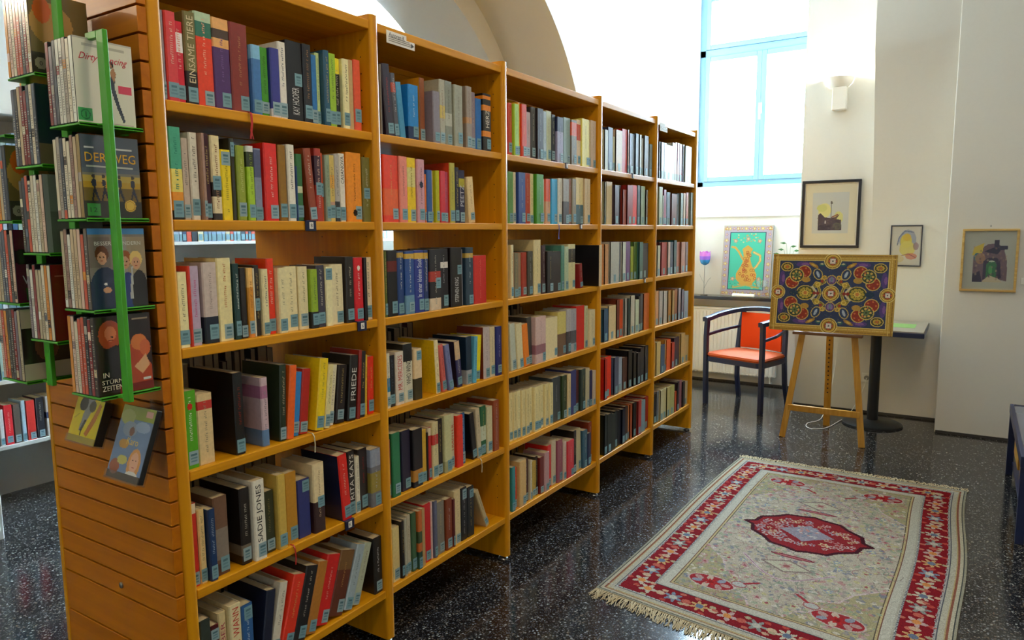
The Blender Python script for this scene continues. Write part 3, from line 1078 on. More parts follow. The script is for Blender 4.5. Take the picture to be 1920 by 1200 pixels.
(0.8546,0.0438,0.200,0,'cfc4b4',{'t': 'MR. MERCEDES', 'tc': 'c03028', 'tf': 0.65, 'n': 'lettered MR. MERCEDES in red'}),
(0.9013,0.0498,0.223,0,'ccc8b0',{'b': [(0.7, 1, '181818')], 't': 'WHO WIND EINES', 'tc': '282828', 'tf': 0.62, 'ta': 'low', 'n': 'with black top'}),
(0.9545,0.0457,0.197,0,'d8bc90',{'b': [(0, 0.42, '3a3010')], 'lab': 'hi', 'n': 'with dark foot'}),
(1.0869,0.0235,0.215,-3,'e0d0a0',{'side': 'e0b810', 'd': 0.19, 'n': 'with big yellow cover'}),
(1.1279,0.0261,0.193,-7,'c86058',{}),
(1.1621,0.0283,0.190,-9,'6c74a0',{}),
(1.2234,0.0327,0.194,-6,'302c58',{'side': '281c28', 'd': 0.16, 'b': [(0.6, 1, 'c8a880')]}),
(1.2889,0.0362,0.202,-1,'14283c',{'d': 0.18, 'b': [(0, 0.3, 'a0a4a8')]}),
(1.3257,0.0212,0.198,4,'58a0b8',{'lab': 'no'}),
(1.3476,0.0488,0.197,5,'e8d010',{'n': 'leaning'}),
(1.4185,0.0474,0.227,0,'bcaeac',{'side': '702818'}),
(1.4665,0.0430,0.222,0,'cdbc94',{}),
(1.5101,0.0411,0.220,0,'1c2468',{'m': 'c8c8d8'})],
(2,5):[(0.7955,0.0098,0.224,0,'8a4428',{}),
(0.8083,0.0435,0.242,0,'1e6c44',{}),
(0.8548,0.0146,0.219,0,'202020',{'lab': 'no'}),
(0.8724,0.0516,0.233,0,'181430',{}),
(0.9271,0.0552,0.227,0,'100c10',{'b': [(0.1, 0.3, 'b07828')], 'n': 'with orange glow near foot'}),
(0.9849,0.0286,0.213,0,'c09828',{}),
(1.0161,0.0089,0.196,0,'140c0c',{'lab': 'no'}),
(1.0276,0.0182,0.212,0,'b02020',{'b': [(0.85, 1, 'd0c0a0')]}),
(1.0484,0.0372,0.228,0,'c8b888',{'b': [(0.6, 0.78, 'b83028')]}),
(1.0890,0.0336,0.231,0,'140c0c',{}),
(1.1260,0.0476,0.238,0,'bcb888',{'b': [(0, 0.2, '9a9a70')]}),
(1.1771,0.0280,0.233,0,'c0b898',{'t': 'TRANTER', 'tc': 'b84838', 'tf': 0.5, 'n': 'with red capitals'}),
(1.2085,0.0395,0.220,0,'d02c14',{'lab': 'no'}),
(1.2516,0.0299,0.220,0,'2c5c8c',{}),
(1.3295,0.0315,0.207,-7,'100c10',{'d': 0.15}),
(1.3626,0.0287,0.220,-4,'c0b090',{}),
(1.3920,0.0399,0.219,0,'1c5c38',{'b': [(0.3, 0.6, 'c0c8b0')]}),
(1.4334,0.0378,0.210,0,'c8c098',{}),
(1.4751,0.0418,0.230,0,'8a3c18',{'lab': 'no'})],
(2,6):[(0.8056,0.0424,0.211,0,'d0bc80',{}),
(0.8512,0.0170,0.225,0,'14100e',{}),
(0.8708,0.0141,0.229,0,'a8a490',{}),
(0.8882,0.0237,0.234,0,'b0a890',{}),
(0.9146,0.0260,0.235,0,'3a5c3c',{}),
(0.9433,0.0219,0.235,0,'b86028',{'b': [(0, 0.3, '284838'), (0.45, 0.65, '384828')]}),
(0.9686,0.0216,0.235,0,'a88858',{'lab': 'no'}),
(0.9936,0.0429,0.240,0,'b81418',{}),
(1.0393,0.0115,0.239,0,'d0b0a8',{'lab': 'no'}),
(1.0536,0.0192,0.237,0,'585c74',{}),
(1.0764,0.0507,0.220,0,'787468',{}),
(1.1316,0.0413,0.217,0,'783414',{}),
(1.1759,0.0132,0.207,0,'581818',{}),
(1.1929,0.0428,0.234,0,'ccb888',{}),
(1.2396,0.0424,0.231,0,'101014',{'lab': 'hi'}),
(1.2851,0.0467,0.221,0,'14181c',{'lab': 'hi'}),
(1.4177,0.0256,0.202,-24,'b8a478',{'lab': 'lo', 'n': 'slumped against black books'})],
(3,1):[(1.6369,0.0289,0.227,0,'b84030',{}),
(1.6702,0.0385,0.227,0,'98c030',{}),
(1.7121,0.0201,0.239,0,'d89c20',{}),
(1.7358,0.0445,0.235,0,'c83810',{}),
(1.7857,0.0399,0.208,0,'a08078',{}),
(1.8303,0.0438,0.236,0,'2c2824',{}),
(1.8817,0.0570,0.237,0,'241c20',{}),
(1.9426,0.0319,0.231,0,'98a8b0',{}),
(1.9783,0.0503,0.239,0,'b0b898',{}),
(2.0316,0.0355,0.228,0,'14202c',{}),
(2.0711,0.0637,0.222,0,'8c88a0',{'b': [(0.68, 1, '1c2444')]}),
(2.1389,0.0693,0.228,0,'7c9490',{}),
(2.2136,0.0587,0.224,0,'70685c',{'b': [(0.65, 0.95, 'c85030')]}),
(2.2766,0.0434,0.233,0,'d8c0a0',{'b': [(0.55, 0.9, 'c83c20')]}),
(2.3245,0.0842,0.245,0,'d8cc60',{}),
(2.4133,0.0245,0.241,0,'b09868',{}),
(2.4424,0.0625,0.250,0,'c0a890',{})],
(3,2):[(1.6341,0.0409,0.231,0,'5c8c48',{}),
(1.6788,0.0239,0.231,0,'d0c4a0',{}),
(1.7065,0.0610,0.232,0,'1c3c80',{}),
(1.7734,0.0461,0.233,0,'a8340c',{}),
(1.8235,0.0312,0.233,0,'d0c48c',{}),
(1.8587,0.0670,0.233,0,'3c8414',{}),
(1.9299,0.0250,0.215,0,'d8b8b0',{}),
(1.9590,0.0483,0.217,0,'d05030',{'b': [(0, 0.5, 'c09068')]}),
(2.0139,0.0603,0.220,0,'2c98c8',{'rib': '5050a0', 'n': 'with blue tassel'}),
(2.0787,0.0390,0.226,0,'d4d0c0',{}),
(2.1221,0.0635,0.227,0,'8c8478',{'b': [(0, 0.5, '38302c')]}),
(2.1902,0.0309,0.230,0,'7c4424',{}),
(2.2257,0.0457,0.232,0,'807458',{}),
(2.2761,0.0845,0.242,0,'d8c488',{'b': [(0, 0.42, '1c4c58')], 'n': 'with teal foot'}),
(2.3668,0.0669,0.241,0,'c8b088',{})],
(3,3):[(1.6339,0.0217,0.243,0,'d0c498',{}),
(1.6594,0.0360,0.206,0,'6c6448',{'side': 'c85010'}),
(1.6992,0.0419,0.204,0,'907050',{}),
(1.7450,0.0429,0.206,0,'9c3018',{}),
(1.7919,0.0461,0.210,0,'3c3828',{}),
(1.8518,0.0631,0.263,0,'d4c490',{'w': 'tall '}),
(1.9191,0.0343,0.235,0,'40282c',{}),
(1.9576,0.0583,0.206,0,'1c1410',{}),
(2.0202,0.0917,0.203,0,'241814',{}),
(2.1164,0.0327,0.231,0,'4c8474',{}),
(2.1536,0.0409,0.224,0,'a8b898',{}),
(2.1991,0.0784,0.235,0,'c8c090',{'b': [(0.6, 0.9, '282420')]}),
(2.3114,0.0326,0.130,-6,'801818',{}),
(2.4828,0.0305,0.226,0,'c8b490',{'side': '0c0c10', 'd': 0.22, 's': -0.045, 'lab': 'no', 'n': 'with large black cover facing out'})],
(3,4):[(1.6363,0.0446,0.219,-4,'b8c0b0',{}),
(1.6873,0.0532,0.213,-5,'d0c498',{}),
(1.7490,0.0490,0.204,-6,'e07810',{}),
(1.7998,0.0407,0.230,-2,'3c3c38',{}),
(1.8418,0.0995,0.228,0,'c8a8a0',{'b': [(0.2, 0.4, '906068')], 'w': 'thick '}),
(1.9474,0.1292,0.210,0,'d8c898',{'w': 'thick '}),
(2.0830,0.0848,0.228,0,'c8b868',{'b': [(0, 0.5, '6c5038')]}),
(2.1720,0.0487,0.235,0,'a8a4a4',{'b': [(0, 0.5, '403c3c')]}),
(2.2251,0.0682,0.229,0,'9c98a0',{'b': [(0.2, 0.5, '505058')]}),
(2.2978,0.0896,0.239,0,'c81c14',{'lab': 'no'}),
(2.3946,0.0367,0.232,0,'b8b890',{}),
(2.4360,0.0627,0.207,0,'d0c49c',{})],
(3,5):[(1.6312,0.0296,0.232,0,'d8c890',{'m': '908860'}),
(1.6641,0.0301,0.231,0,'d4c48c',{'m': '908860'}),
(1.6975,0.0306,0.229,0,'dcd09c',{'m': '908860'}),
(1.7314,0.0311,0.227,0,'d8c890',{'m': '908860'}),
(1.7660,0.0317,0.226,0,'d4c48c',{'m': '908860'}),
(1.8011,0.0322,0.224,0,'dcd09c',{'m': '908860'}),
(1.8368,0.0328,0.222,0,'d8c890',{'m': '908860'}),
(1.8732,0.0334,0.221,0,'d4c48c',{'m': '908860'}),
(1.9102,0.0340,0.219,0,'dcd09c',{'m': '908860'}),
(1.9478,0.0346,0.217,0,'d8c890',{'m': '908860'}),
(1.9861,0.0352,0.215,0,'d4c48c',{'m': '908860'}),
(2.0288,0.0872,0.231,0,'3c4448',{}),
(2.1230,0.0462,0.229,0,'2c3c1c',{}),
(2.1748,0.0344,0.229,0,'c8b080',{}),
(2.2148,0.0631,0.239,0,'30346c',{}),
(2.2837,0.0378,0.229,0,'4c1c1c',{}),
(2.3274,0.0524,0.229,0,'24342c',{}),
(2.3858,0.0537,0.223,0,'b0a888',{}),
(2.4438,0.0315,0.203,0,'1c2458',{}),
(2.4795,0.0338,0.197,0,'b8a890',{})],
(3,6):[(1.6251,0.0292,0.214,0,'2c7c80',{}),
(1.6589,0.0272,0.201,0,'c83818',{}),
(1.6907,0.0591,0.223,0,'c8a468',{}),
(1.7546,0.0406,0.214,0,'442018',{}),
(1.8001,0.0182,0.198,0,'c8bca0',{}),
(1.8218,0.0364,0.186,0,'b09030',{}),
(1.8618,0.0272,0.198,0,'24201c',{}),
(1.8927,0.0377,0.188,0,'6c2018',{}),
(1.9341,0.0472,0.201,0,'b08888',{}),
(1.9865,0.0394,0.222,0,'c81c14',{}),
(2.0312,0.0433,0.240,0,'c0b498',{}),
(2.0784,0.0537,0.227,0,'8c4858',{}),
(2.1376,0.0294,0.207,0,'c8b0a0',{}),
(2.1726,0.0708,0.201,0,'c42c34',{}),
(2.2492,0.0309,0.238,0,'14100e',{}),
(2.2928,0.0674,0.232,-3,'b8b088',{}),
(2.3611,0.0501,0.213,0,'2c5468',{}),
(2.4174,0.0332,0.185,0,'1c2044',{}),
(2.4568,0.0356,0.237,0,'803018',{})],
}
FAR={
(4,1):[(2.6274,0.0418,0.223,'b0b8a8'),(2.6730,0.0615,0.242,'1c2c50'),(2.7384,0.0358,0.197,'b8b898'),(2.7798,0.0874,0.240,'d0b898'),(2.8714,0.0736,0.256,'b82020'),(2.9492,0.0164,0.258,'d8c8c0'),(2.9716,0.0730,0.240,'101c3c'),(3.0543,0.0498,0.248,'445868'),(3.1122,0.0249,0.246,'b0b0a0'),(3.1453,0.0327,0.229,'98988c'),(3.1863,0.0677,0.249,'5c5040'),(3.2665,0.0500,0.206,'3c5858')],
(4,2):[(2.6360,0.0145,0.239,'a0a890'),(2.6544,0.0789,0.242,'d0bc90'),(2.7500,0.0590,0.227,'504048'),(2.8164,0.0422,0.230,'2c2028'),(2.8661,0.0499,0.206,'903020'),(2.9236,0.0792,0.236,'8c2018'),(3.0107,0.0892,0.241,'d82414'),(3.1080,0.0436,0.244,'344850'),(3.1600,0.0675,0.241,'98b098'),(3.2321,0.0301,0.221,'706050')],
(4,3):[(2.6331,0.0489,0.227,'d0a078'),(2.6891,0.1217,0.239,'b0b0a4'),(2.8181,0.0460,0.234,'808898'),(2.8683,0.0469,0.237,'c8c8b8'),(2.9211,0.0673,0.239,'6c4878'),(3.0070,0.0459,0.207,'98a828'),(3.0573,0.0542,0.234,'4c6c28'),(3.1160,0.0592,0.233,'3c6860'),(3.1798,0.1037,0.224,'182030')],
(4,4):[(2.6269,0.0618,0.192,'1c4868'),(2.6990,0.1032,0.204,'d0b888'),(2.8097,0.0394,0.231,'682818'),(2.8567,0.0540,0.227,'d04814'),(2.9184,0.0376,0.230,'a0a098'),(2.9603,0.0347,0.226,'1c3830'),(3.0012,0.0626,0.240,'c0b8a0'),(3.0719,0.0587,0.209,'c0c8a8'),(3.1389,0.0333,0.226,'201c20'),(3.1806,0.0416,0.238,'485060'),(3.2308,0.0943,0.236,'c86020')],
(4,5):[(2.6259,0.0311,0.241,'a81810'),(2.6607,0.0823,0.244,'d82c14'),(2.7711,0.0640,0.226,'485068'),(2.8422,0.0626,0.212,'98a8b8'),(2.9088,0.0709,0.201,'482018'),(2.9871,0.0628,0.237,'100c10'),(3.0575,0.0472,0.218,'100c10'),(3.1125,0.0517,0.206,'141018'),(3.1720,0.0637,0.228,'14141c'),(3.2438,0.0580,0.232,'181828')],
(4,6):[(2.6319,0.0373,0.241,'10140c'),(2.6729,0.0681,0.235,'14180c'),(2.7449,0.0483,0.221,'24281c'),(2.7972,0.0430,0.227,'0c1018'),(2.8473,0.0439,0.219,'101420'),(2.8952,0.0447,0.219,'0c1028'),(2.9472,0.0456,0.225,'3c2014'),(3.0003,0.0194,0.220,'d08848'),(3.0273,0.0333,0.223,'a84818'),(3.0682,0.0547,0.223,'18100c'),(3.1307,0.0524,0.224,'a83028'),(3.1929,0.0775,0.209,'7894a0'),(3.2734,0.0705,0.217,'8c1418')],
(5,1):[(3.4300,0.0281,0.236,'181c24'),(3.4652,0.0475,0.236,'98b0c8'),(3.5177,0.0419,0.237,'a0a8a0'),(3.5647,0.1269,0.231,'d0c0a0'),(3.7014,0.0539,0.256,'b8c4c0'),(3.7654,0.0364,0.265,'c8b0a0'),(3.8072,0.0369,0.265,'a81c20'),(3.8496,0.0519,0.262,'8c1c20'),(3.9071,0.0284,0.263,'20244c'),(3.9461,0.1293,0.259,'b0b498')],
(5,2):[(3.4356,0.0620,0.250,'b0b890'),(3.5068,0.0205,0.196,'a0a090'),(3.5324,0.0423,0.235,'901840'),(3.5843,0.0343,0.207,'1c2440'),(3.6282,0.0618,0.224,'98b4d0'),(3.6999,0.1054,0.216,'682418'),(3.8108,0.0419,0.220,'506074'),(3.8630,0.0523,0.226,'788070'),(3.9259,0.0435,0.228,'b89060'),(3.9802,0.0443,0.235,'b85028'),(4.0354,0.0400,0.233,'a09880'),(4.0806,0.0511,0.239,'8c9888')],
(5,3):[(3.4385,0.0497,0.205,'b8b8a0'),(3.4974,0.0163,0.227,'482028'),(3.5188,0.0995,0.223,'a01c20'),(3.6280,0.0395,0.225,'c8a898'),(3.6773,0.0632,0.224,'1c2c48'),(3.7506,0.0554,0.235,'1c4c50'),(3.8162,0.0614,0.222,'b07060'),(3.8882,0.0878,0.221,'a86850'),(3.9867,0.0497,0.220,'602418')],
(5,4):[(3.4452,0.0586,0.236,'c89060'),(3.5111,0.0688,0.231,'b0a8a0'),(3.5873,0.0707,0.225,'b8b0a4'),(3.6678,0.0587,0.224,'b07828'),(3.7343,0.0436,0.220,'a88040'),(3.7881,0.0563,0.224,'904c18'),(3.8525,0.0527,0.228,'98888c'),(3.9133,0.0487,0.215,'605060'),(3.9728,0.0906,0.197,'8c949c')],
(5,5):[(3.4350,0.0760,0.229,'c8b070'),(3.5248,0.0784,0.197,'1c4868'),(3.6130,0.0262,0.221,'b87828'),(3.6490,0.0818,0.217,'e05818'),(3.7410,0.0557,0.186,'b83420'),(3.8071,0.1109,0.211,'18142c'),(3.9386,0.0875,0.226,'c0a060'),(4.0346,0.0876,0.197,'c8b078')],
(5,6):[(3.4386,0.0426,0.203,'181c28'),(3.4859,0.0433,0.216,'787c80'),(3.5341,0.0522,0.217,'c8bc90'),(3.5912,0.0575,0.217,'c8bc88'),(3.6537,0.0587,0.213,'c0b070'),(3.7175,0.0908,0.210,'b0a860'),(3.8180,0.0394,0.152,'b84818'),(3.8672,0.0401,0.214,'302428'),(3.9172,0.0781,0.210,'88545c'),(3.9978,0.0514,0.192,'201414'),(4.0498,0.0819,0.178,'c0b498')],
}

USED = set()
for (bay, row), L in BOOKS.items():
    for i, (y, w, h, ln, hx, o) in enumerate(L):
        nm = colour_name(hx)
        wd = o.get('w', 'thin ' if w < 0.013 and 'n' not in o else '')
        note = (' ' + o['n']) if 'n' in o else ''
        lb = '%s%s book%s, %s along %s shelf of %s' % (wd, nm, note, ORD[i], ROWN[row], BAYN[bay])
        x = -0.006 - random.uniform(0.0, 0.02) - o.get('s', 0.0)
        make_book((x, y, ZR[row - 1]), w, h, ln, hx, o, lb, 'books on the %s shelf of the %s' % (ROWN[row], BAYN[bay]))

# two loose bookmark ribbons hanging over shelf edges
for nm, lb, mt, y, z in (('ribbon_marker', 'thin cream ribbon hanging over fourth shelf edge of slat-ended bay', 'ribboncream', 0.432, ZR[3]), ('ribbon_marker', 'thin red ribbon hanging over fifth shelf edge of slat-ended bay', 'ribbonred', 0.335, ZR[4]),
                     ('ribbon_marker', 'thin cream tassel hanging below fifth shelf of second bay', 'ribboncream', 1.36, ZR[4])):
    mb = MB().sweep([(-0.03, y, z + 0.001), (-0.004, y, z + 0.0015), (0.0035, y, z - 0.008), (0.004, y + .002, z - 0.035), (0.005, y - .001, z - 0.06)], [(-.002, -.0005), (.002, -.0005), (.002, .0005), (-.002, .0005)])
    tag(mb.build(nm, M[mt]), lb, 'ribbon')

# books past the countable ones: far bays, the other side of the case, and deep rows of the white shelving
def raw_book(mb, x, y, w, h, z, c, d=0.15, dirx=1):
    pg = (0.55, 0.48, 0.34, 1)
    x0, x1 = (x - d, x) if dirx == 1 else (x, x + d)
    t = min(.002, w * .15)
    sx0, sx1 = (x - .006, x) if dirx == 1 else (x, x + .006)
    mb.box(sx0, sx1, y, y + w, z, z + h, c)
    mb.box(x0, x1, y, y + t, z, z + h, c).box(x0, x1, y + w - t, y + w, z, z + h, c)
    mb.box(x0 + .003, x1 - .003, y + t, y + w - t, z + .003, z + h - .003, pg)
    if dirx == 1 and w > .012 and random.random() < .8:
        sw = min(w * .8, .03)
        yc = y + w / 2
        mb.box(x, x + .0006, yc - sw / 2, yc + sw / 2, z + .008, z + .05, STICK)


rest = MB()
for (bay, row), L in FAR.items():
    for (y, w, h, hx) in L:
        raw_book(rest, -0.006 - random.uniform(0, .018), y, w, h, ZR[row - 1] + .0004, lin(hx, GAIN), min(.2, h * .66))
DARKS = ['241c1c', '3a2a20', '1c2430', '5a4a38', '2c3420', '6a5a44', '18181c', '402028', '8a7a58']
for bay in range(5):
    for row in range(2, 7):
        if row == 3 and bay == 0:
            continue
        y = YU[bay] + .006
        end = YU[bay + 1] - T - .02 - random.uniform(0, .12)
        if row == 3 and bay == 1:
            end -= .1
        while True:
            w = random.uniform(.018, .045)
            if y + w > end:
                break
            h = random.uniform(.18, .235)
            raw_book(rest, XB + .012 + random.uniform(0, .015), y, w, h, ZR[row - 1] + .0004, lin(random.choice(DARKS), 1.2), .145, -1)
            y += w + .001

# ================================================================== white shelving along the left wall
wsh = thing('wall_shelving', 'white shelving along the wall behind the bookcase', 'shelving', (-2.86, 1.2, 0))
WSZ = [0.365, 0.73, 1.10, 1.475, 1.85]
for yy in (-1.2, -0.2, 1.45, 3.2, 4.9):
    MB().box(-3.015, -2.73, yy - .012, yy + .012, 0, 2.2).build('upright', M['white'], wsh, bevel=.002)
for a, b in ((-1.188, -.212), (-.188, 1.438), (1.462, 3.188), (3.212, 4.888)):
    for z in WSZ + [2.2]:
        MB().box(-3.015, -2.71, a, b, z - .022, z).build('shelf', M['white'], wsh, bevel=.002)
cab = thing('low_cabinet', 'white low cabinet end at the edge beside the white shelving', 'cabinet', (-2.5, -0.1, 0))
MB().box(-2.66, -2.3, -.7, .435, 0.0, .62).build('body', M['white'], cab, bevel=.004)
MB().box(-2.299, -2.285, -.68, .415, .05, .6).build('door', M['white'], cab, bevel=.003)

LEFT = [(.52, '3a2a2c', .21, .026), (.55, '681c20', .2, .03), (.585, '40383c', .215, .035), (.625, 'd0ccc8', .205, .022), (.652, 'b82028', .225, .04), (.697, '4a4038', .22, .034), (.736, 'a8c0cc', .235, .022), (.762, 'c03028', .228, .045), (.812, '1c1a20', .235, .042), (.865, 'd4d0cc', .235, .058)]
for i, (y, hx, h, w) in enumerate(LEFT):
    make_book((-2.722, y, .365), w - .001, h, 0, hx, {'b': [(.45, .6, '20284c')]} if i == 9 else {}, '%s book, %s along the low white shelf by the wall' % (colour_name(hx), ORD[i]), 'books on the low white wall shelf')
PALE = ['88a4b8', 'a0b0c0', '3c5c80', 'c8c0b0', '7890a8', 'b8c4cc', '2c3c54', 'c05038', '98b0a8', 'd0c8a0', '60809c', '202830']
for z in WSZ:
    for a, b in ((-.18, 1.43), (1.47, 3.15), (3.22, 4.85)):
        y = a if not (z < .4 and a < 0) else .93
        while y < b - .05:
            w = random.uniform(.02, .045)
            raw_book(rest, -2.722, y, w, random.uniform(.18, .24), z + .0004, lin(random.choice(PALE), 1.3), .15)
            y += w + .001
ro = rest.build('shelved_books', M['cover'])
ro['kind'] = 'stuff'
tag(ro, 'many small books filling the far bays and the shelves beyond', 'books')

# ================================================================== signs and shelf markers
def sign(lbl, y0, z1, big):
    s = thing('shelf_sign', lbl, 'sign', (0.006, y0, z1))
    w, h = (0.148, 0.042) if big else (0.13, 0.05)
    prof = [(0, 0), (w, 0), (w, h * .62), (w * .7, h * .62), (w * .7, h), (0, h)]
    MB().prism([(p[0] + y0, z1 - h + p[1]) for p in prof], lambda p, t: (t, p[0], p[1]), .0045, .0065).build('card', M['paper'], s)
    if big:
        R3 = Matrix(((0, 0, 1), (1, 0, 0), (0, 1, 0))).to_euler()
        t = bpy.data.objects.new('lettering', text_mesh('Autoren K', '3a3a3c', 0.082, 0.015))
        t.location, t.rotation_euler = (.0072, y0 + .052, z1 - .012), R3
        COL.objects.link(t)
        attach(t, s)
    mb = MB()
    ik = lin('8a867c')
    for q, ln in ((.19, .9), (.34, .85), (.48, .8)):
        mb.quad([(.0072, y0 + w * .06, z1 - h + h * q), (.0072, y0 + w * ln, z1 - h + h * q), (.0072, y0 + w * ln, z1 - h + h * (q + .06)), (.0072, y0 + w * .06, z1 - h + h * (q + .06))], ik)
    mb.quad([(.0073, y0 + w * .86, z1 - h + h * .12), (.0073, y0 + w * .97, z1 - h + h * .32), (.0073, y0 + w * .86, z1 - h + h * .52)], lin('4a4a48'))
    mb.build('small_print', M['ink'], s)


sign('white card sign reading Autoren K under the top board of second bay', .823, 2.214, True)
sign('small white card sign hanging under the top board of farthest bay', 3.40, 2.214, False)
for n, y, z, lb in (('8', .455, ZR[1], 'navy shelf clip with white card on second shelf edge'), ('6', .664, ZR[2], 'navy shelf clip with white card on third shelf edge'), ('K', .573, ZR[4], 'navy shelf clip with white card on fifth shelf edge')):
    c = thing('shelf_marker', lb, 'shelf marker', (0, y, z - .03), 'navy shelf clips')
    MB().box(-.03, .006, y - .021, y + .021, z + .0005, z + .0025).box(-.001, .004, y - .021, y + .021, z - .031, z + .002).build('clip', M['navy'], c, bevel=.001, segs=1)
    MB().box(.0042, .0052, y - .008, y + .008, z - .024, z - .003).build('card', M['paper'], c)
    R3 = Matrix(((0, 0, 1), (1, 0, 0), (0, 1, 0))).to_euler()
    t = bpy.data.objects.new('lettering', text_mesh(n, '3a3a44', None, .012))
    t.location, t.rotation_euler = (.0057, y, z - .0135), R3
    COL.objects.link(t)
    attach(t, c)
for y, z, lb in ((2.30, ZR[1], 'white shelf tab on second shelf edge of middle bay'), (2.98, ZR[0], 'white shelf tab on top shelf edge of fourth bay'), (2.14, ZR[0], 'white shelf tab on top shelf edge of middle bay'), (3.19, ZR[2], 'dark shelf tab on third shelf edge of fourth bay')):
    c = thing('shelf_marker', lb, 'shelf marker', (0, y, z - .03))
    MB().box(-.02, .004, y - .012, y + .012, z + .0005, z + .002).box(0, .003, y - .012, y + .012, z - .026, z + .002).build('clip', M['navy'], c)
    MB().box(.0032, .0042, y - .008, y + .008, z - .022, z - .002).build('card', M['paper'], c)

# ================================================================== dvd racks on the slatted end panel
DW, DH, DT = 0.137, 0.19, 0.0145


def cov_dancing():
    r = Ras(DW, DH, 68, 94, 'd8d4c4')
    r.rect(0, DW, .186, .19, 'b8b4a8').rect(.02, .118, .172, .177, 'b0aca0')
    r.rect(.003, .034, .006, .034, '3f9a58').ring(.0185, .02, .010, .0025, '2a6a40')
    r.rect(.0175, .0195, .014, .026, '203c28')
    r.rect(.098, .13, .076, .096, 'd0405c')
    r.poly([(.078, .105), (.088, .12), (.094, .112), (.09, .09), (.1, .05), (.112, .012), (.106, .01), (.094, .04), (.082, .08)], '38404e')
    r.poly([(.08, .12), (.09, .135), (.096, .12), (.09, .1)], 'b07a58').ell(.085, .14, .006, .008, '2c2420').line([(.085, .135), (.078, .15)], .005, 'b07a58')
    r.rect(.06, .13, .004, .006, 'b8a0a0')
    return r, [('Dirty Dancing', 'c01838', .112, .02, .068, .147)]


def cov_weg():
    r = Ras(DW, DH, 68, 94, '4a5260')
    r.rect(0, DW, 0, .1, '6a5420').rect(0, DW, .07, .1, 'a8821c').rect(0, DW, .085, .105, 'b09848', .8).rect(0, DW, 0, .04, '2c2a20')
    r.rect(0, DW, .1, .115, '5a6068', .7)
    r.rect(.008, .03, .16, .163, 'c8c8c8').rect(.06, .12, .16, .163, 'c0c0c0').rect(.01, .12, .118, .121, 'b0b0a8')
    for x, s in ((.025, 1), (.048, .8), (.085, 1), (.118, .95)):
        r.ell(x, .082, .006 * s, .01 * s, '2a2c38').ell(x, .097, .004, .005, '3a3432').poly([(x - .008, .04), (x, .075), (x + .004, .075), (x - .004, .04)], '24242c').poly([(x + .002, .075), (x + .012, .04), (x + .008, .04), (x, .06)], '24242c')
    r.rect(.006, .036, .006, .034, '3c8a3c').ell(.108, .03, .014, .014, 'd0a83c').ring(.108, .03, .011, .002, 'a07818')
    return r, [('DER WEG', 'd8a028', .118, .021, .068, .14), ('12', '204020', .016, .011, .021, .02)]


def cov_blue():
    r = Ras(DW, DH, 68, 94, '7a7068')
    r.rect(0, DW, .176, DH, '3a78b0')
    r.rect(.07, .1, .02, .17, 'a09890', .8).rect(.09, .137, .08, .17, '9a8868', .7).rect(0, .05, .1, .17, '685c54', .7)
    r.ell(.035, .03, .04, .07, '24304c').ell(.09, .025, .028, .06, '283c7c').ell(.118, .03, .022, .06, '201c1e')
    for x, y, hc in ((.03, .122, '5a3018'), (.085, .11, '9a5428'), (.112, .108, 'd8b468')):
        r.ell(x, y + .008, .016, .02, hc).ell(x, y - .002, .011, .015, 'c89470').ell(x - .004, y + .001, .002, .0015, '3a241c').ell(x + .004, y + .001, .002, .0015, '3a241c').rect(x - .003, x + .003, y - .009, y - .007, '984838')
    r.ell(.038, .045, .01, .007, 'c89470').ell(.035, .06, .004, .003, 'd8d4cc')
    r.poly([(.092, .02), (.1, .1), (.104, .1), (.1, .02)], 'b0b0b0')
    return r, [('BESSER WUNDERN', 'd0ccc0', .11, .009, .07, .155)]


def cov_storm():
    r = Ras(DW, DH, 68, 94, '2c1410')
    r.ell(.035, .145, .028, .035, 'a04014').ell(.036, .148, .014, .018, 'c8703c').ell(.04, .14, .003, .002, '30140c').rect(.03, .042, .132, .134, '6c1c10')
    r.poly([(.01, .02), (.02, .11), (.05, .12), (.07, .02)], '1c1418').poly([(.07, .02), (.075, .12), (.1, .11), (.135, .06), (.135, .02)], 'b0401c')
    r.ell(.105, .12, .02, .02, 'd07030').ell(.12, .105, .014, .02, 'c86030').ell(.1, .16, .03, .02, '201010')
    r.poly([(.09, .06), (.12, .09), (.13, .06), (.11, .04)], 'd8a070').rect(.05, .137, .0, .02, '781c10').rect(.11, .13, .024, .03, 'd0ccc0').rect(.09, .13, .176, .179, '908070')
    return r, [('IN', 'e0d4b8', .014, .012, .02, .05), ('STÜRM', 'e0d4b8', .05, .012, .034, .034), ('ZEITEN', 'e0d4b8', .05, .012, .034, .018)]


def cov_plain(bg, parts, txt=()):
    def f():
        r = Ras(DW, DH, 46, 64, bg)
        for k, a, c in parts:
            getattr(r, k)(*a, c)
        return r, list(txt)
    return f


cov_grey = cov_plain('6a7468', [('rect', (0, DW, 0, .1), '586054'), ('rect', (0, .012, 0, DH), '8c948c'), ('ell', (.05, .02, .008, .009), 'c0c0b0')], [('W', '1c2420', .03, .022, .045, .145), ('0', '202824', .009, .012, .05, .021)])
cov_tan = cov_plain('6a5a30', [('ell', (.05, .12, .05, .05), 'a8803c'), ('rect', (0, .04, .0, .05), '38342c'), ('ell', (.03, .15, .02, .03), 'c05818'), ('ell', (.02, .025, .014, .014), '8a8470')], [('0', '2a2620', .007, .01, .02, .025)])
cov_yellow = cov_plain('c0a020', [('rect', (0, DW, .14, DH), '4a4430'), ('ell', (.06, .08, .06, .05), 'd8c458'), ('rect', (.02, .1, .02, .03), '6a5a20')])
cov_dark = cov_plain('1c2c34', [('rect', (0, DW, .0, .05), '6a5c44'), ('ell', (.05, .02, .014, .016), '988c60'), ('rect', (.09, DW, 0, .12), '7a3c14')])
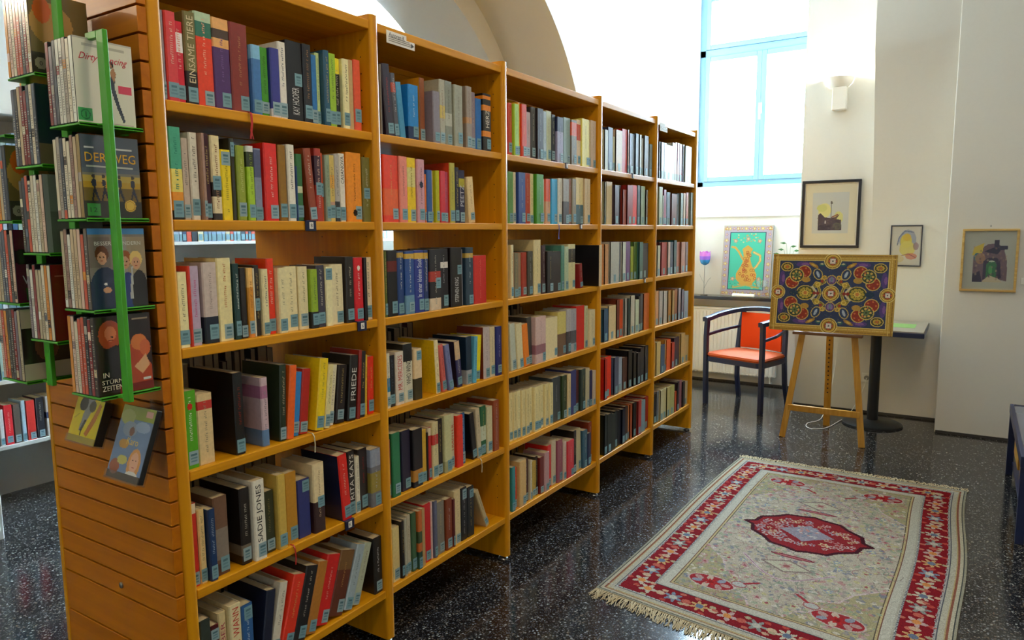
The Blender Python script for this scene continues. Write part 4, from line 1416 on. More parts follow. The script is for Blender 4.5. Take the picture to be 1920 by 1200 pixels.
cov_red = cov_plain('701010', [('ell', (.09, .03, .035, .03), '888078'), ('ell', (.1, .05, .02, .025), 'a8a090'), ('rect', (.01, .12, .16, .163), 'a05048')])
cov_wine = cov_plain('481028', [('ell', (.03, .12, .05, .02), '201018'), ('rect', (.02, .05, .005, .04), '204c20')], [('W', 'a898a0', .03, .022, .03, .06)])
cov_ivory = cov_plain('c0b498', [('rect', (0, DW, .045, .14), '2c241c'), ('ell', (.06, .09, .03, .04), '70482c'), ('rect', (.05, .06, .06, .11), 'b8a888')])

COVERS = {(0, 0): cov_dancing, (0, 1): cov_weg, (0, 2): cov_blue, (0, 3): cov_storm,
          (1, 0): cov_tan, (1, 1): cov_dark, (1, 2): cov_grey, (1, 3): cov_red,
          (2, 0): cov_dark, (2, 1): cov_tan, (2, 2): cov_wine, (2, 3): cov_ivory}
CNAME = {(0, 0): 'white cover with dancing pair', (0, 1): 'grey cover with pilgrims and gold title', (0, 2): 'blue-topped cover with three faces', (0, 3): 'dark cover with fiery couple',
         (1, 0): 'tan cover behind green post', (1, 1): 'dark teal cover', (1, 2): 'grey-green cover with letter W', (1, 3): 'dark red cover',
         (2, 0): 'dark cover', (2, 1): 'brown cover', (2, 2): 'wine red cover', (2, 3): 'ivory and black cover'}
SPINES = ['c8bca0', '8a6a5c', 'b04830', '6a5c60', 'd0c4a8', '50545c', '2c3440', 'a89878', 'c8a890', '701c1c', '988c7c', 'b8a07c', '3a3024', 'd0ccbc', 'c07828', '1c2028']
TIERZ = {0: [1.775, 1.56, 1.347, 1.14], 1: [1.905, 1.692, 1.479, 1.26], 2: [1.775, 1.56, 1.347, 1.14]}
XC = {0: 0.026, 1: -0.158, 2: -0.336}
RN = {0: 'front rack', 1: 'middle rack', 2: 'rear rack'}
TN = {0: 'top tray', 1: 'second tray', 2: 'third tray', 3: 'lowest tray'}
YS, YE = -0.236, -0.236 + DW


def dvd(name_lbl, x, z, spine, cover=None, h=DH, group=None):
    """upright case, front to +X, spine to -Y; x is the front face"""
    root = MB().box(x - DT, x - .0006, YS, YE, z, z + h).build('dvd_case', M['dvdcase'], None, bevel=.0012, segs=1)
    tag(root, name_lbl, 'dvd case', group)
    mb = MB()
    c = lin(spine, 1.35)
    c2 = lin(random.choice(SPINES), 1.35)
    mb.box(x - DT + .001, x - .0016, YS - .0006, YS + .0002, z + .002, z + h - .002, c)
    zz = z + .02
    a0, a1 = x - DT + .004, x - .0045
    ink = lin('2a2422') if lum(c) > .2 else lin('c8c0ac')
    ink = tuple(.45 * p + .55 * q for p, q in zip(ink, c))
    if random.random() < .8:
        top = z + random.uniform(.1, .17)
        while zz < top:
            if random.random() < .8:
                mb.quad([(a0, YS - .0008, zz), (a1, YS - .0008, zz), (a1, YS - .0008, zz + .003), (a0, YS - .0008, zz + .003)], ink)
            zz += .0055
    if random.random() < .6:
        b0 = z + random.uniform(.0, .16)
        mb.quad([(x - DT + .001, YS - .0007, b0), (x - .0016, YS - .0007, b0), (x - .0016, YS - .0007, b0 + .02), (x - DT + .001, YS - .0007, b0 + .02)], c2)
    mb.build('spine_sleeve', M['gloss_print'], root)
    if cover:
        r, txt = cover()
        r.build('front_sleeve', M['gloss_print'], plane_fn((x, YS + .001, z), (0, (DW - .002) / DW, 0), (0, 0, h / DH)), root)
        R3 = Matrix(((0, 0, 1), (1, 0, 0), (0, 1, 0))).to_euler()
        for s, cc, L, sz, u, v in txt:
            t = bpy.data.objects.new('lettering', text_mesh(s, cc, L, sz))
            t.location, t.rotation_euler = (x + .0006, YS + u, z + v), R3
            COL.objects.link(t)
            attach(t, root)
    return root


for c in range(3):
    xc = XC[c]
    z0, z1 = TIERZ[c][3] - .012, TIERZ[c][0] + DH + .012
    if c == 1:
        z1 += .06
    rk = thing('dvd_rack', 'green metal dvd rack, the %s of three on the slatted panel' % {0: 'front one', 1: 'middle one', 2: 'rear one'}[c], 'dvd rack', (xc, -.15, z0), 'green dvd racks')
    bx = xc + .05
    MB().box(bx - .016, bx + .012, -.2, -.188, z0, z1).build('post', M['green'], rk, bevel=.002)
    MB().box(xc - .012, bx - .016, -.2, -.188, z1 - .016, z1).build('hook', M['green'], rk, bevel=.0015)
    nb = 8
    xb = xc - nb * (DT + .0004) - .004
    for t, z in enumerate(TIERZ[c]):
        tr = MB().box(xb, xc + .012, YS - .002, -.09, z - .006, z - .001)
        tr.box(xc + .008, xc + .012, YS - .002, -.09, z - .008, z + .001).box(xc + .012, bx - .016, -.2, -.188, z - .006, z - .001)
        tr.box(xb, xb + .03, -.09, -.0645, z - .006, z - .001)
        tr.build('tray', M['green'], rk, bevel=.001, segs=1)
    for t, z in enumerate(TIERZ[c]):
        if (c, t) == (2, 0):
            continue
        for i in range(nb):
            x = xc - i * (DT + .0004)
            if i == 0:
                lb = 'dvd case with %s, %s of %s' % (CNAME[c, t], TN[t], RN[c])
                sp = {0: 'd8d4c4', 1: '8a7040', 2: '5a5048', 3: '302018'}[t] if c == 0 else random.choice(SPINES)
            else:
                sp = SPINES[(c * 5 + t * 7 + i * 3 + (i * i) % 5) % len(SPINES)]
                lb = 'dvd case with %s spine, %s behind front cover, %s of %s' % (colour_name(sp), ORD[i - 1], TN[t], RN[c])
            dvd(lb, x, z, sp, COVERS[c, t] if i == 0 else None, DH if i == 0 else DH - random.choice((0, 0, 0, .004, .012)), 'dvd cases in the %s' % RN[c])


def cov_zebra():
    r = Ras(DW, DH, 60, 84, 'd8c010')
    r.poly([(.04, .19), (.05, .14), (.045, .05), (.06, .05), (.085, .14), (.09, .19)], '8a8880').ell(.04, .165, .02, .03, '3a3424').ell(.085, .16, .016, .025, '4a4430')
    r.poly([(.075, .04), (.1, .12), (.115, .18), (.128, .17), (.115, .1), (.09, .03)], 'b06a14').poly([(.05, .05), (.062, .1), (.072, .1), (.06, .05)], '2c2818')
    r.line([(.01, .1), (.03, .12)], .006, 'b8a010').rect(.055, .06, .03, .06, '30301c')
    return r, []


def cov_karo():
    r = Ras(DW, DH, 60, 84, '6a80a0')
    r.rect(0, DW, .155, DH, '8a9440').rect(.1, .127, .168, .184, 'd0a090').ell(.03, .16, .03, .02, 'a0a460')
    r.ell(.05, .13, .03, .02, '8a98a8').ell(.1, .14, .03, .014, '90a4c0').ell(.04, .09, .02, .012, 'c09048').ell(.06, .125, .01, .012, '704838')
    r.ell(.1, .045, .026, .04, 'c88c50').ell(.1, .05, .017, .026, 'd8a484').ell(.094, .056, .002, .0015, '3a2a24').ell(.106, .056, .002, .0015, '3a2a24').rect(.095, .105, .036, .0385, 'a05048')
    r.ell(.1, .01, .03, .018, 'd0ccc0').rect(0, DW, 0, .018, '3c2c20').ell(.025, .03, .02, .02, '8c4c30').ell(.05, .05, .02, .012, 'b8b060')
    return r, [('Karo', 'e0c060', .05, .018, .075, .1)]


for fn, xa, lb, sp in ((cov_zebra, -.351, 'yellow thick disc case tilted in a clear holder on the slatted panel', '111111'), (cov_karo, -.097, 'blue-green dvd case titled Karo tilted in a clear holder', '6a7048')):
    zt, yt, CW_, CHH, CT = (1.072, -.1, .14, .12, .024) if fn is cov_zebra else (1.084, -.11, .145, .185, .0145)
    q = math.radians(20)
    nrm = Vector((0, -math.cos(q), math.sin(q)))          # the case faces out and up
    upd = Vector((0, math.sin(q), math.cos(q)))
    org = Vector((xa, yt, zt)) - upd * CHH
    dd = Vector((1, 0, 0))
    hold = thing('display_holder', 'clear plastic holder hooked on the slatted panel, %s' % ('rear lower one' if fn is cov_zebra else 'front lower one'), 'holder', tuple(org))
    P = lambda u, v, w: org + dd * u + upd * v + nrm * w
    mb = MB()

    def slab(m, u0, u1, v0, v1, w0, w1):
        b = len(m.v)
        for (u, v, w) in ((u0, v0, w0), (u1, v0, w0), (u1, v1, w0), (u0, v1, w0), (u0, v0, w1), (u1, v0, w1), (u1, v1, w1), (u0, v1, w1)):
            m.v.append(tuple(P(u, v, w)))
        for f in ((0, 3, 2, 1), (4, 5, 6, 7), (0, 1, 5, 4), (1, 2, 6, 5), (2, 3, 7, 6), (3, 0, 4, 7)):
            m.f.append(tuple(b + i for i in f))
            m.c.append(None)
    slab(mb, -.003, CW_ + .003, -.004, CHH * .98, -CT - .004, -CT - .002)
    slab(mb, -.003, CW_ + .003, -.004, -.0015, -CT - .002, .004)
    slab(mb, -.003, CW_ + .003, -.0015, .018, .002, .004)
    mb.build('shell', M['acrylic'], hold)
    hp = P(CW_ / 2, CHH * .97, -CT - .003)
    MB().box(hp.x - .03, hp.x + .03, -.0675, -.0645, hp.z - .03, hp.z + .02).box(hp.x - .03, hp.x + .03, min(hp.y, -.0675), -.0645, hp.z - .003, hp.z).build('hook', M['acrylic'], hold)
    mb = MB()
    slab(mb, 0, CW_, 0, CHH, -CT - .001, -.0012)
    root = mb.build('dvd_case', M['dvdcase'], None, bevel=.001, segs=1)
    tag(root, lb, 'dvd case')
    r, txt = fn()
    r.build('front_sleeve', M['gloss_print'], plane_fn(tuple(P(0, 0, 0)), tuple(dd * (CW_ / DW)), tuple(upd * (CHH / DH))), root)
    for s, cc, L, sz, u, v in txt:
        t = bpy.data.objects.new('lettering', text_mesh(s, cc, L, sz))
        t.location = P(u * CW_ / DW, v * CHH / DH, .0007)
        t.rotation_euler = Matrix((dd, upd, nrm)).transposed().to_euler()
        COL.objects.link(t)
        attach(t, root)

# ================================================================== window niche: radiator, stone sill and what stands on it
rad = thing('radiator', 'white ribbed panel radiator under the stone sill', 'radiator', (-.24, 6.03, .09))
MB().box(-.685, .21, 6.012, 6.075, .1, .745).build('body', M['radiator'], rad, bevel=.008)
rib = None
for k in range(24):
    x = -.665 + k * .0365
    if rib is None:
        rib = MB().prism([(-.013, 0), (-.009, -.009), (.009, -.009), (.013, 0)], lambda p, t: (p[0], p[1], t), .125, .72).mesh('rib', M['radiator'])
    o = bpy.data.objects.new('rib', rib)
    o.location = (x, 6.0125, 0)
    COL.objects.link(o)
    attach(o, rad)
MB().box(-.69, .215, 5.998, 6.08, .742, .765).build('top_grille', M['radiator'], rad, bevel=.004)
mb = MB()
for k in range(23):
    x = -.66 + k * .0365
    mb.box(x + .006, x + .03, 6.0, 6.012, .1, .112)
mb.build('bottom_clip', M['white'], rad)
mb = MB().tube([(.16, 6.03, .1), (.16, 6.03, .04), (.16, 6.085, .035)], .008, 8)
mb.build('pipe', M['radiator'], rad, smooth=True)
ms = MB().box(-.695, .485, 5.885, 6.1, .85, .882)
struct(ms.build('trim_3', M['granite'], bevel=.004), 'dark polished stone window sill')

# turquoise painting with a golden jug
tp = thing('jug_painting', 'turquoise painting of a golden jug leaning on the stone sill', 'painting', (-.1, 5.97, .883))
PW, PH = .47, .69
r = Ras(PW, PH, 120, 176, 'b8a8b4')
for k in range(12):
    for (x, y) in ((PW * (k + .5) / 12, .03), (PW * (k + .5) / 12, PH - .03), (.03, PH * (k + .5) / 12), (PW - .03, PH * (k + .5) / 12)):
        c = ['d0883c', 'd8a850', 'c0708c', 'c89048'][k % 4]
        r.flower(x, y, .022 if k % 2 else .016, c, 'e8d8a0', 5, k)
r.line([(0, 0), (PW, 0), (PW, PH), (0, PH), (0, 0)], .012, 'c8b8a0')
r.rect(.062, PW - .062, .062, PH - .062, '2c3c5c').rect(.07, PW - .07, .07, PH - .07, '44c4a4')
for k in range(46):
    x, y = .08 + .31 * r.rng.random(), (.52 + .09 * r.rng.random()) if k % 2 else (.08 + .06 * r.rng.random())
    r.ell(x, y, .008, .005, ['d0b860', 'c89858', '2c9884', 'd8c890'][k % 4])
G, GD = 'd8a444', 'a86418'
r.line([(.30, .43), (.36, .40), (.365, .35), (.33, .29), (.29, .25)], .02, G).line([(.30, .43), (.36, .40), (.365, .35), (.33, .29), (.29, .25)], .007, 'e8d090')
r.line([(.2, .36), (.16, .43), (.12, .475), (.09, .48)], .02, G)
r.poly([(.17, .11), (.31, .11), (.3, .125), (.335, .17), (.335, .22), (.29, .3), (.27, .36), (.275, .43), (.29, .46), (.24, .5), (.19, .46), (.2, .43), (.205, .36), (.185, .3), (.14, .22), (.14, .17), (.18, .125)], G)
for k in range(34):
    a, b = r.rng.random() - .5, r.rng.random()
    y = .13 + b * .32
    wd = .17 if y < .26 else .07
    r.ring(.238 + a * wd, y, .012, .005, GD if k % 2 else 'b03c18')
for x, y in ((.11, .17), (.36, .17), (.12, .54), (.24, .56), (.35, .54)):
    r.flower(x, y, .024, 'd08878', 'e0c890', 5)
r.line([(.12, .085), (.24, .11), (.36, .085)], .014, 'c8a850')
r.img *= .55
tl = math.atan2(.085, PH)
ux, vy = (1, 0, 0), (0, math.sin(tl), math.cos(tl))
ob = np.array((-.335, 5.985, .884))
r.build('canvas_print', M['print'], plane_fn(ob, ux, vy), tp)
b0 = Vector(ob)
vyv = Vector(vy)
nv = Vector((0, math.cos(tl), -math.sin(tl)))
mb = MB()
bb = len(mb.v)
for (u, v, w) in ((0, 0, .001), (PW, 0, .001), (PW, PH, .001), (0, PH, .001), (0, 0, .018), (PW, 0, .018), (PW, PH, .018), (0, PH, .018)):
    mb.v.append(tuple(b0 + Vector((u, 0, 0)) + vyv * v + nv * w))
for f in ((0, 3, 2, 1), (4, 5, 6, 7), (0, 1, 5, 4), (1, 2, 6, 5), (2, 3, 7, 6), (3, 0, 4, 7)):
    mb.f.append(f)
    mb.c.append(None)
mb.build('board', M['greyframe'], tp)

# glass tulip, folded cloth, glass bowl, sprig
tu = thing('glass_tulip', 'violet glass tulip on a thin metal stem at the sill', 'ornament', (-.5, 5.99, .883))
MB().lathe([(.035, .883), (.035, .887), (.006, .892)], -.5, 5.99, 18).build('foot', M['metal'], tu, smooth=True)
mb = MB().tube([(-.5, 5.99, .89), (-.502, 5.99, 1.05), (-.498, 5.99, 1.18)], .003, 6)
mb.tube([(-.5, 5.99, .95), (-.46, 5.985, 1.03), (-.43, 5.98, 1.06)], .002, 6).tube([(-.5, 5.99, 1.0), (-.53, 5.985, 1.05), (-.545, 5.98, 1.09)], .002, 6)
mb.build('stem', M['metal'], tu, smooth=True)
mb = MB()
b = len(mb.v)
rows = [(.012, 1.18), (.04, 1.2), (.05, 1.235), (.052, 1.27), (.05, 1.31)]
N = 24
for i, (rr, zz) in enumerate(rows):
    for k in range(N):
        a = 2 * math.pi * k / N
        wob = 1 + (.06 * math.cos(4 * a) if i > 1 else 0)
        mb.v.append((-.498 + rr * wob * math.cos(a), 5.99 + rr * wob * math.sin(a), zz + (.012 * math.cos(4 * a) if i == 4 else 0)))
for i in range(len(rows) - 1):
    for k in range(N):
        l = (k + 1) % N
        mb.f.append((i * N + k, i * N + l, (i + 1) * N + l, (i + 1) * N + k))
        mb.c.append(lin('2a7cb8') if i < 2 else lin('8a58c8') if i == 2 else lin('c06ac0'))
mb.f.append(tuple(reversed(range(N))))
mb.c.append(lin('2a7cb8'))
mb.build('blossom', M['gloss_print'], tu, smooth=True)
pts = []
prof = [(-.018, 0), (-.022, .014), (-.014, .028), (0, .032), (.014, .028), (.022, .014), (.018, 0)]
mb = MB().prism([(p[0] + 5.93, p[1] + .8825) for p in prof], YZ, -.2, .012)
cl = mb.build('folded_cloth', M['paper'], None, smooth=True, bevel=.006)
tag(cl, 'white folded cloth lying on the stone sill before the jug painting', 'cloth')
gb = MB().lathe([(.035, .883), (.035, .886), (.005, .892), (.004, .95), (.02, .965), (.05, .985), (.058, 1.02), (.056, 1.05), (.054, 1.05), (.055, 1.02), (.047, .99), (.015, .972), (.001, .97)], .075, 5.925, 28).build('glass_bowl', M['glass'], None, smooth=True)
tag(gb, 'clear stemmed glass bowl on the stone sill', 'bowl')
sp = thing('plant_sprig', 'thin green plant sprig in a small vase behind the ornate canvas', 'plant', (.3, 5.97, .883))
MB().lathe([(.028, .883), (.034, .92), (.022, .98), (.016, 1.02), (.02, 1.03)], .3, 5.97, 18).build('vase', M['white'], sp, smooth=True)
for k, (dx, dz) in enumerate(((-.08, .3), (-.04, .34), (.02, .37), (.05, .33), (-.02, .4))):
    tip = Vector((.3 + dx, 5.97 - .02, 1.0 + dz))
    MB().tube([(.3, 5.97, 1.0), (.3 + dx * .3, 5.965, 1.0 + dz * .6), tuple(tip)], .0015, 5).build('stem', M['leaf'], sp)
    lf = MB()
    s = -1 if dx < 0 else 1
    lf.quad([tuple(tip), tuple(tip + Vector((s * .02, 0, .012))), tuple(tip + Vector((s * .055, -.005, .004))), tuple(tip + Vector((s * .022, 0, -.008)))])
    lf.quad([tuple(tip + Vector((0, .001, -.001))), tuple(tip + Vector((s * .022, .001, -.01))), tuple(tip + Vector((s * .055, -.004, .003))), tuple(tip + Vector((s * .02, .001, .011)))])
    lf.build('leaf', M['leaf'], sp)

# ================================================================== uplighter wall lamps: one above the black frame, two added unseen on the shelving wall
def uplighter(lbl, mat4, watts, colour):
    """local frame: wall plane y=0, lamp towards -y, origin at the foot of the housing"""
    t = thing('wall_lamp', lbl, 'lamp', tuple(mat4.translation))
    tr = lambda m: setattr(m, 'v', [tuple(mat4 @ Vector(v)) for v in m.v]) or m
    tr(MB().box(-.053, .053, -.085, -.002, 0, .18)).build('housing', M['lampglass'], t, bevel=.006)
    mb = MB()
    n, rows_ = 20, [(.03, .17), (.07, .185), (.1, .215), (.115, .26), (.108, .26), (.094, .22), (.065, .197), (.02, .19)]
    for rr, zz in rows_:
        for k in range(n + 1):
            a = math.pi + math.pi * k / n
            mb.v.append((-.016 + rr * math.cos(a), -.005 + rr * math.sin(a) * 1.1, zz))
    for i in range(len(rows_) - 1):
        for k in range(n):
            a = i * (n + 1) + k
            mb.f.append((a, a + 1, a + n + 2, a + n + 1))
            mb.c.append(None)
    tr(mb).build('bowl', M['lampglass'], t, smooth=True)
    ll = bpy.data.lights.new('uplighter_bulb', 'POINT')
    ll.energy = watts
    ll.color = colour
    ll.shadow_soft_size = .03
    lo = bpy.data.objects.new('uplighter_bulb', ll)
    lo.location = mat4 @ Vector((-.016, -.06, .275))
    COL.objects.link(lo)
    attach(lo, t)


uplighter('white uplighter lamp on the far wall above the black frame', Matrix.Translation((.768, 5.43, 2.485)), 12, (1.0, .94, .83))
for y, nm in ((-1.4, 'first'), (-3.0, 'second')):  # out-of-view uplighters added to brighten the arch soffits
    uplighter('added unseen fill uplighter on the shelving wall, %s of two' % nm, Matrix.Translation((-3.02, y, 2.6)) @ Matrix.Rotation(math.pi / 2, 4, 'Z'), 80, (1.0, .84, .62))

# ================================================================== framed pictures
def framed(name, lbl, x0, x1, z0, z1, y, fw, mat, ras, mat_w, thick=.022):
    t = thing(name, lbl, 'picture', ((x0 + x1) / 2, y, z0))
    for (a, b, c, d) in ((x0, x1, z1 - fw, z1), (x0, x1, z0, z0 + fw), (x0, x0 + fw, z0 + fw, z1 - fw), (x1 - fw, x1, z0 + fw, z1 - fw)):
        MB().box(a, b, y - thick, y - .001, c, d).build('frame_bar', mat, t, bevel=.003)
    MB().box(x0 + fw, x1 - fw, y - .008, y - .002, z0 + fw, z1 - fw).build('mount', M['paper'], t)
    ras.build('print', M['print'], plane_fn((x0 + fw + mat_w[0], y - .0095, z0 + fw + mat_w[1]), (1, 0, 0), (0, 0, 1)), t)
    MB().box(x0 + fw, x1 - fw, y - .0135, y - .0125, z0 + fw, z1 - fw).build('glazing', M['glazing'], t)
    return t


# black frame: street with a lamp post
IW, IH = .435 - .044, .54 - .044
r = Ras(IW, IH, 92, 116, 'd8cfb4')
r.rect(.055, IW - .055, .09, IH - .07, 'c4c6c2')
r.ell(.15, .28, .05, .06, 'd8d088').ell(.26, .22, .035, .05, 'd0cc84').ell(.13, .3, .04, .03, 'c8c878')
r.poly([(.1, .115), (.1, .24), (.12, .26), (.15, .225), (.2, .215), (.28, .2), (.285, .115)], '4a3c48').poly([(.2, .215), (.23, .225), (.27, .25), (.24, .2)], '6a4438')
r.rect(.1, .2, .115, .16, '34283a').ell(.25, .15, .035, .03, '5c5c50').rect(.155, .165, .17, .195, 'b8b0b0')
r.line([(.2, .2), (.203, .33)], .004, '4a4648').poly([(.194, .335), (.212, .335), (.209, .355), (.197, .355)], '5a5654')
r.line([(.21, .225), (.25, .245)], .01, '8a4430')
for k in range(60):
    r.ell(.1 + .18 * r.rng.random(), .12 + .1 * r.rng.random(), .006, .004, ['2c2434', '5c4c54', '6c5c50', '443c58'][k % 4], .7)
framed('street_picture', 'black framed street scene with lamp post on the far wall', .503, .958, 1.37, 1.93, 5.43, .022, M['blackframe'], r, (.01, .01))
# small dark frame: yellow figure sketch
r = Ras(.2, .305, 60, 90, 'c8c4b8')
r.ell(.11, .2, .06, .08, '8c94ac', .7).ell(.1, .19, .04, .055, 'c8b84c').ell(.11, .13, .055, .06, 'cfc060', .9).ell(.105, .22, .028, .03, 'c8a838')
r.ell(.14, .07, .04, .025, 'c07058', .8).line([(.04, .16), (.05, .22), (.09, .27), (.15, .26)], .008, '6c7490').line([(.06, .07), (.12, .09), (.17, .06)], .005, '8a4a58').ell(.05, .05, .04, .03, 'c8b890')
r.ell(.17, .15, .02, .03, '8c6470', .7)
framed('figure_picture', 'small dark framed yellow figure watercolour on the far wall', 1.187, 1.411, 1.226, 1.553, 5.43, .009, M['greyframe'], r, (.003, .002), .016)
# gold frame: ruined gate
IW, IH = .339 - .032, .446 - .032
r = Ras(IW, IH, 84, 112, 'aeb0a4')
r.rect(.0, IW, 0, .012, 'b8b4a0')
r.poly([(.06, .05), (.06, .24), (.1, .29), (.14, .32), (.2, .33), (.24, .28), (.26, .2), (.265, .06), (.22, .07), (.1, .05)], '6c5660')
r.poly([(.05, .24), (.11, .26), (.12, .33), (.06, .3)], 'c8b040').ell(.08, .23, .018, .03, '2c6c78').ell(.1, .22, .03, .04, 'a07858', .8)
r.poly([(.12, .27), (.18, .3), (.18, .35), (.21, .35), (.21, .31), (.26, .31), (.26, .285), (.22, .28), (.2, .25)], '2c2a44')
r.poly([(.12, .07), (.12, .2), (.15, .225), (.2, .225), (.22, .2), (.23, .08)], '302844').poly([(.14, .07), (.14, .18), (.16, .205), (.19, .205), (.2, .18), (.2, .09)], '2f6c44').ell(.17, .2, .018, .006, 'b0c0a8').ell(.165, .14, .012, .03, '4a9450')
r.poly([(.11, .05), (.16, .1), (.21, .08), (.24, .05)], 'b8ac90').poly([(.06, .05), (.06, .11), (.1, .13), (.12, .05)], '2c2440')
for k in range(50):
    r.ell(.06 + .2 * r.rng.random(), .06 + .25 * r.rng.random(), .006, .008, ['8a6c60', '40304c', 'a89078', '584c5c'][k % 4], .5)
framed('gate_picture', 'gold framed watercolour of a ruined gate on the pilaster', 1.682, 2.021, 1.073, 1.519, 5.05, .016, M['goldframe'], r, (0, 0))
MB().box(1.845, 1.853, 5.045, 5.0495, 1.532, 1.545).build('nail', M['metal'], bpy.data.objects['gate_picture'])

# ================================================================== small table by the wall
tb = thing('bistro_table', 'square navy-edged table on a black pedestal behind the easel', 'table', (1.16, 5.06, 0))
MB().box(.83, 1.49, 4.72, 5.41, .782, .79).build('tabletop', M['tabletop'], tb)
MB().box(.824, 1.496, 4.714, 5.416, .745, .782).build('edge_frame', M['navy'], tb, bevel=.004)
MB().lathe([(.04, .02), (.038, .745)], 1.16, 5.06, 20).build('column', M['black'], tb, smooth=True)
MB().lathe([(.215, 0), (.215, .012), (.19, .022), (.06, .032), (.042, .04)], 1.16, 5.06, 36).build('base', M['black'], tb, smooth=True)
lf = MB().box(1.25, 1.42, 4.95, 5.2, .7903, .7915)
tag(lf.build('leaflet', plain('pale_green_paper', '8ab868', .6)), 'pale green leaflet lying on the small table', 'leaflet')

# ================================================================== navy armchair
ch = thing('armchair', 'navy wooden armchair with orange seat and back by the radiator', 'chair', (.148, 5.18, 0), rotz=math.radians(-19))
CM = Matrix.Translation((.148, 5.18, 0)) @ Matrix.Rotation(math.radians(-19), 4, 'Z')


def cpart(mb, name, mat, **k):
    mb.v = [tuple(CM @ Vector(v)) for v in mb.v]
    return mb.build(name, mat, ch, **k)


for s in (-1, 1):
    cpart(MB().sweep([(s * .272, -.2, 0), (s * .275, -.205, .3), (s * .275, -.205, .45), (s * .277, -.205, .6), (s * .272, -.2, .752)], [(-.018, -.02), (.018, -.02), (.018, .02), (-.018, .02)], up=(0, 1, 0)), 'front_leg', M['navy'], bevel=.005)
    cpart(MB().sweep([(s * .245, .26, 0), (s * .238, .215, .2), (s * .232, .205, .44), (s * .225, .225, .65), (s * .2, .245, .82)], [(-.018, -.018), (.018, -.018), (.018, .018), (-.018, .018)], up=(0, 1, 0)), 'back_leg', M['navy'], bevel=.005)
    cpart(MB().sweep([(s * .274, -.19, .615), (s * .272, 0, .635), (s * .25, .12, .65), (s * .226, .22, .66)], [(-.008, -.012), (.008, -.012), (.008, .012), (-.008, .012)]), 'arm_rail', M['navy'], bevel=.003)
rail = []
for k in range(25):
    a = math.pi * (k / 24)
    x = -.285 * math.cos(a)
    y = -.04 + .3 * math.sin(a) ** .75
    rail.append((x, y, .778 + .05 * math.sin(a)))
rail = [(-.272, -.235, .752), (-.28, -.14, .762)] + rail + [(.28, -.14, .762), (.272, -.235, .752)]
cpart(MB().sweep(rail, [(-.024, -.018), (.024, -.018), (.024, .016), (.012, .022), (-.012, .022), (-.024, .016)]), 'top_rail', M['navy'], smooth=True)


def seat_outline(g):
    pts = []
    for (cx, cy, a0, rr) in ((.215, -.16, -90, .07), (.2, .16, 0, .06), (-.2, .16, 90, .06), (-.215, -.16, 180, .07)):
        for q in range(7):
            a = math.radians(a0 + q * 15)
            pts.append((cx + (rr + g) * math.cos(a), cy + (rr + g) * math.sin(a)))
    return pts


cpart(MB().prism(seat_outline(-.005), lambda p, t: (p[0], p[1], t), .385, .43), 'seat_frame', M['navy'], bevel=.004)
mb = MB()
lay = [(-.012, .43), (-.004, .445), (-.012, .46), (-.05, .472), (-.12, .478)]
P0 = seat_outline(0)
n = len(P0)
for g, z in lay:
    for p in seat_outline(0):
        k = 1 + g / .28
        mb.v.append((p[0] * k, p[1] * k, z))
for i in range(len(lay) - 1):
    for k in range(n):
        l = (k + 1) % n
        mb.f.append((i * n + k, i * n + l, (i + 1) * n + l, (i + 1) * n + k))
        mb.c.append(None)
mb.f.append(tuple((len(lay) - 1) * n + k for k in range(n)))
mb.f.append(tuple(reversed(range(n))))
mb.c += [None, None]
cpart(mb, 'seat_cushion', M['orange_seat'], smooth=True)
mb = MB()
for zi in range(7):
    z = .475 + .315 * zi / 6
    for side, off in ((0, -.018), (1, .018)):
        for k in range(9):
            x = -.2 + .4 * k / 8
            y = .235 + .012 * (z - .47) / .3 - (abs(x) / .2) ** 2 * .03 + off * (1 if 0 < zi < 6 and 0 < k < 8 else .5)
            mb.v.append((x, y, z))
for zi in range(6):
    for side in (0, 1):
        for k in range(8):
            a = zi * 18 + side * 9 + k
            q = (a, a + 1, a + 19, a + 18)
            mb.f.append(q if side == 0 else q[::-1])
            mb.c.append(None)
for zi in range(6):
    for k in (0, 8):
        a = zi * 18 + k
        q = (a, a + 18, a + 27, a + 9)
        mb.f.append(q if k == 0 else q[::-1])
        mb.c.append(None)
for zi in (0, 6):
    for k in range(8):
        a = zi * 18 + k
        q = (a, a + 9, a + 10, a + 1)
        mb.f.append(q if zi == 0 else q[::-1])
        mb.c.append(None)
cpart(mb, 'back_cushion', M['orange'], smooth=True)

# ================================================================== easel with the ornate canvas
ez = thing('easel', 'light wooden tripod easel carrying the ornate canvas', 'easel', (.9, 4.5, 0))
TOP = 1.28
for x0, x1 in ((.637, .795), (1.172, 1.02)):
    MB().bar((x0, 4.335, 0.0), (x1, 4.495, TOP), .042, .022, (0, 1, 0)).build('leg', M['easel'], ez, bevel=.003)
mast = MB().bar((.862, 4.84, 0), (.905, 4.52, TOP), .048, .024, (0, 1, 0)).build('mast', M['easel'], ez, bevel=.003)
pm = MB()
for k in range(15):
    t = (.28 + k * .035) / TOP
    x, y, z = .862 + .043 * t, 4.84 - .32 * t - .0135, TOP * t
    pm.box(x - .005, x + .005, y - .003, y + .001, z - .005, z + .005)
pm.build('peg_holes', M['groove'], mast)
MB().bar((.665, 4.355, .225), (1.148, 4.355, .225), .024, .045, (0, 0, 1)).build('crossbar', M['easel'], ez, bevel=.003)
MB().box(.68, 1.14, 4.335, 4.40, .772, .79).build('ledge', plain('brown_easel_ledge', '6a4420', .5), ez, bevel=.003)
MB().bar((.755, 4.47, 1.1), (1.06, 4.47, 1.1), .02, .04, (0, 0, 1)).build('top_bar', M['easel'], ez, bevel=.003)

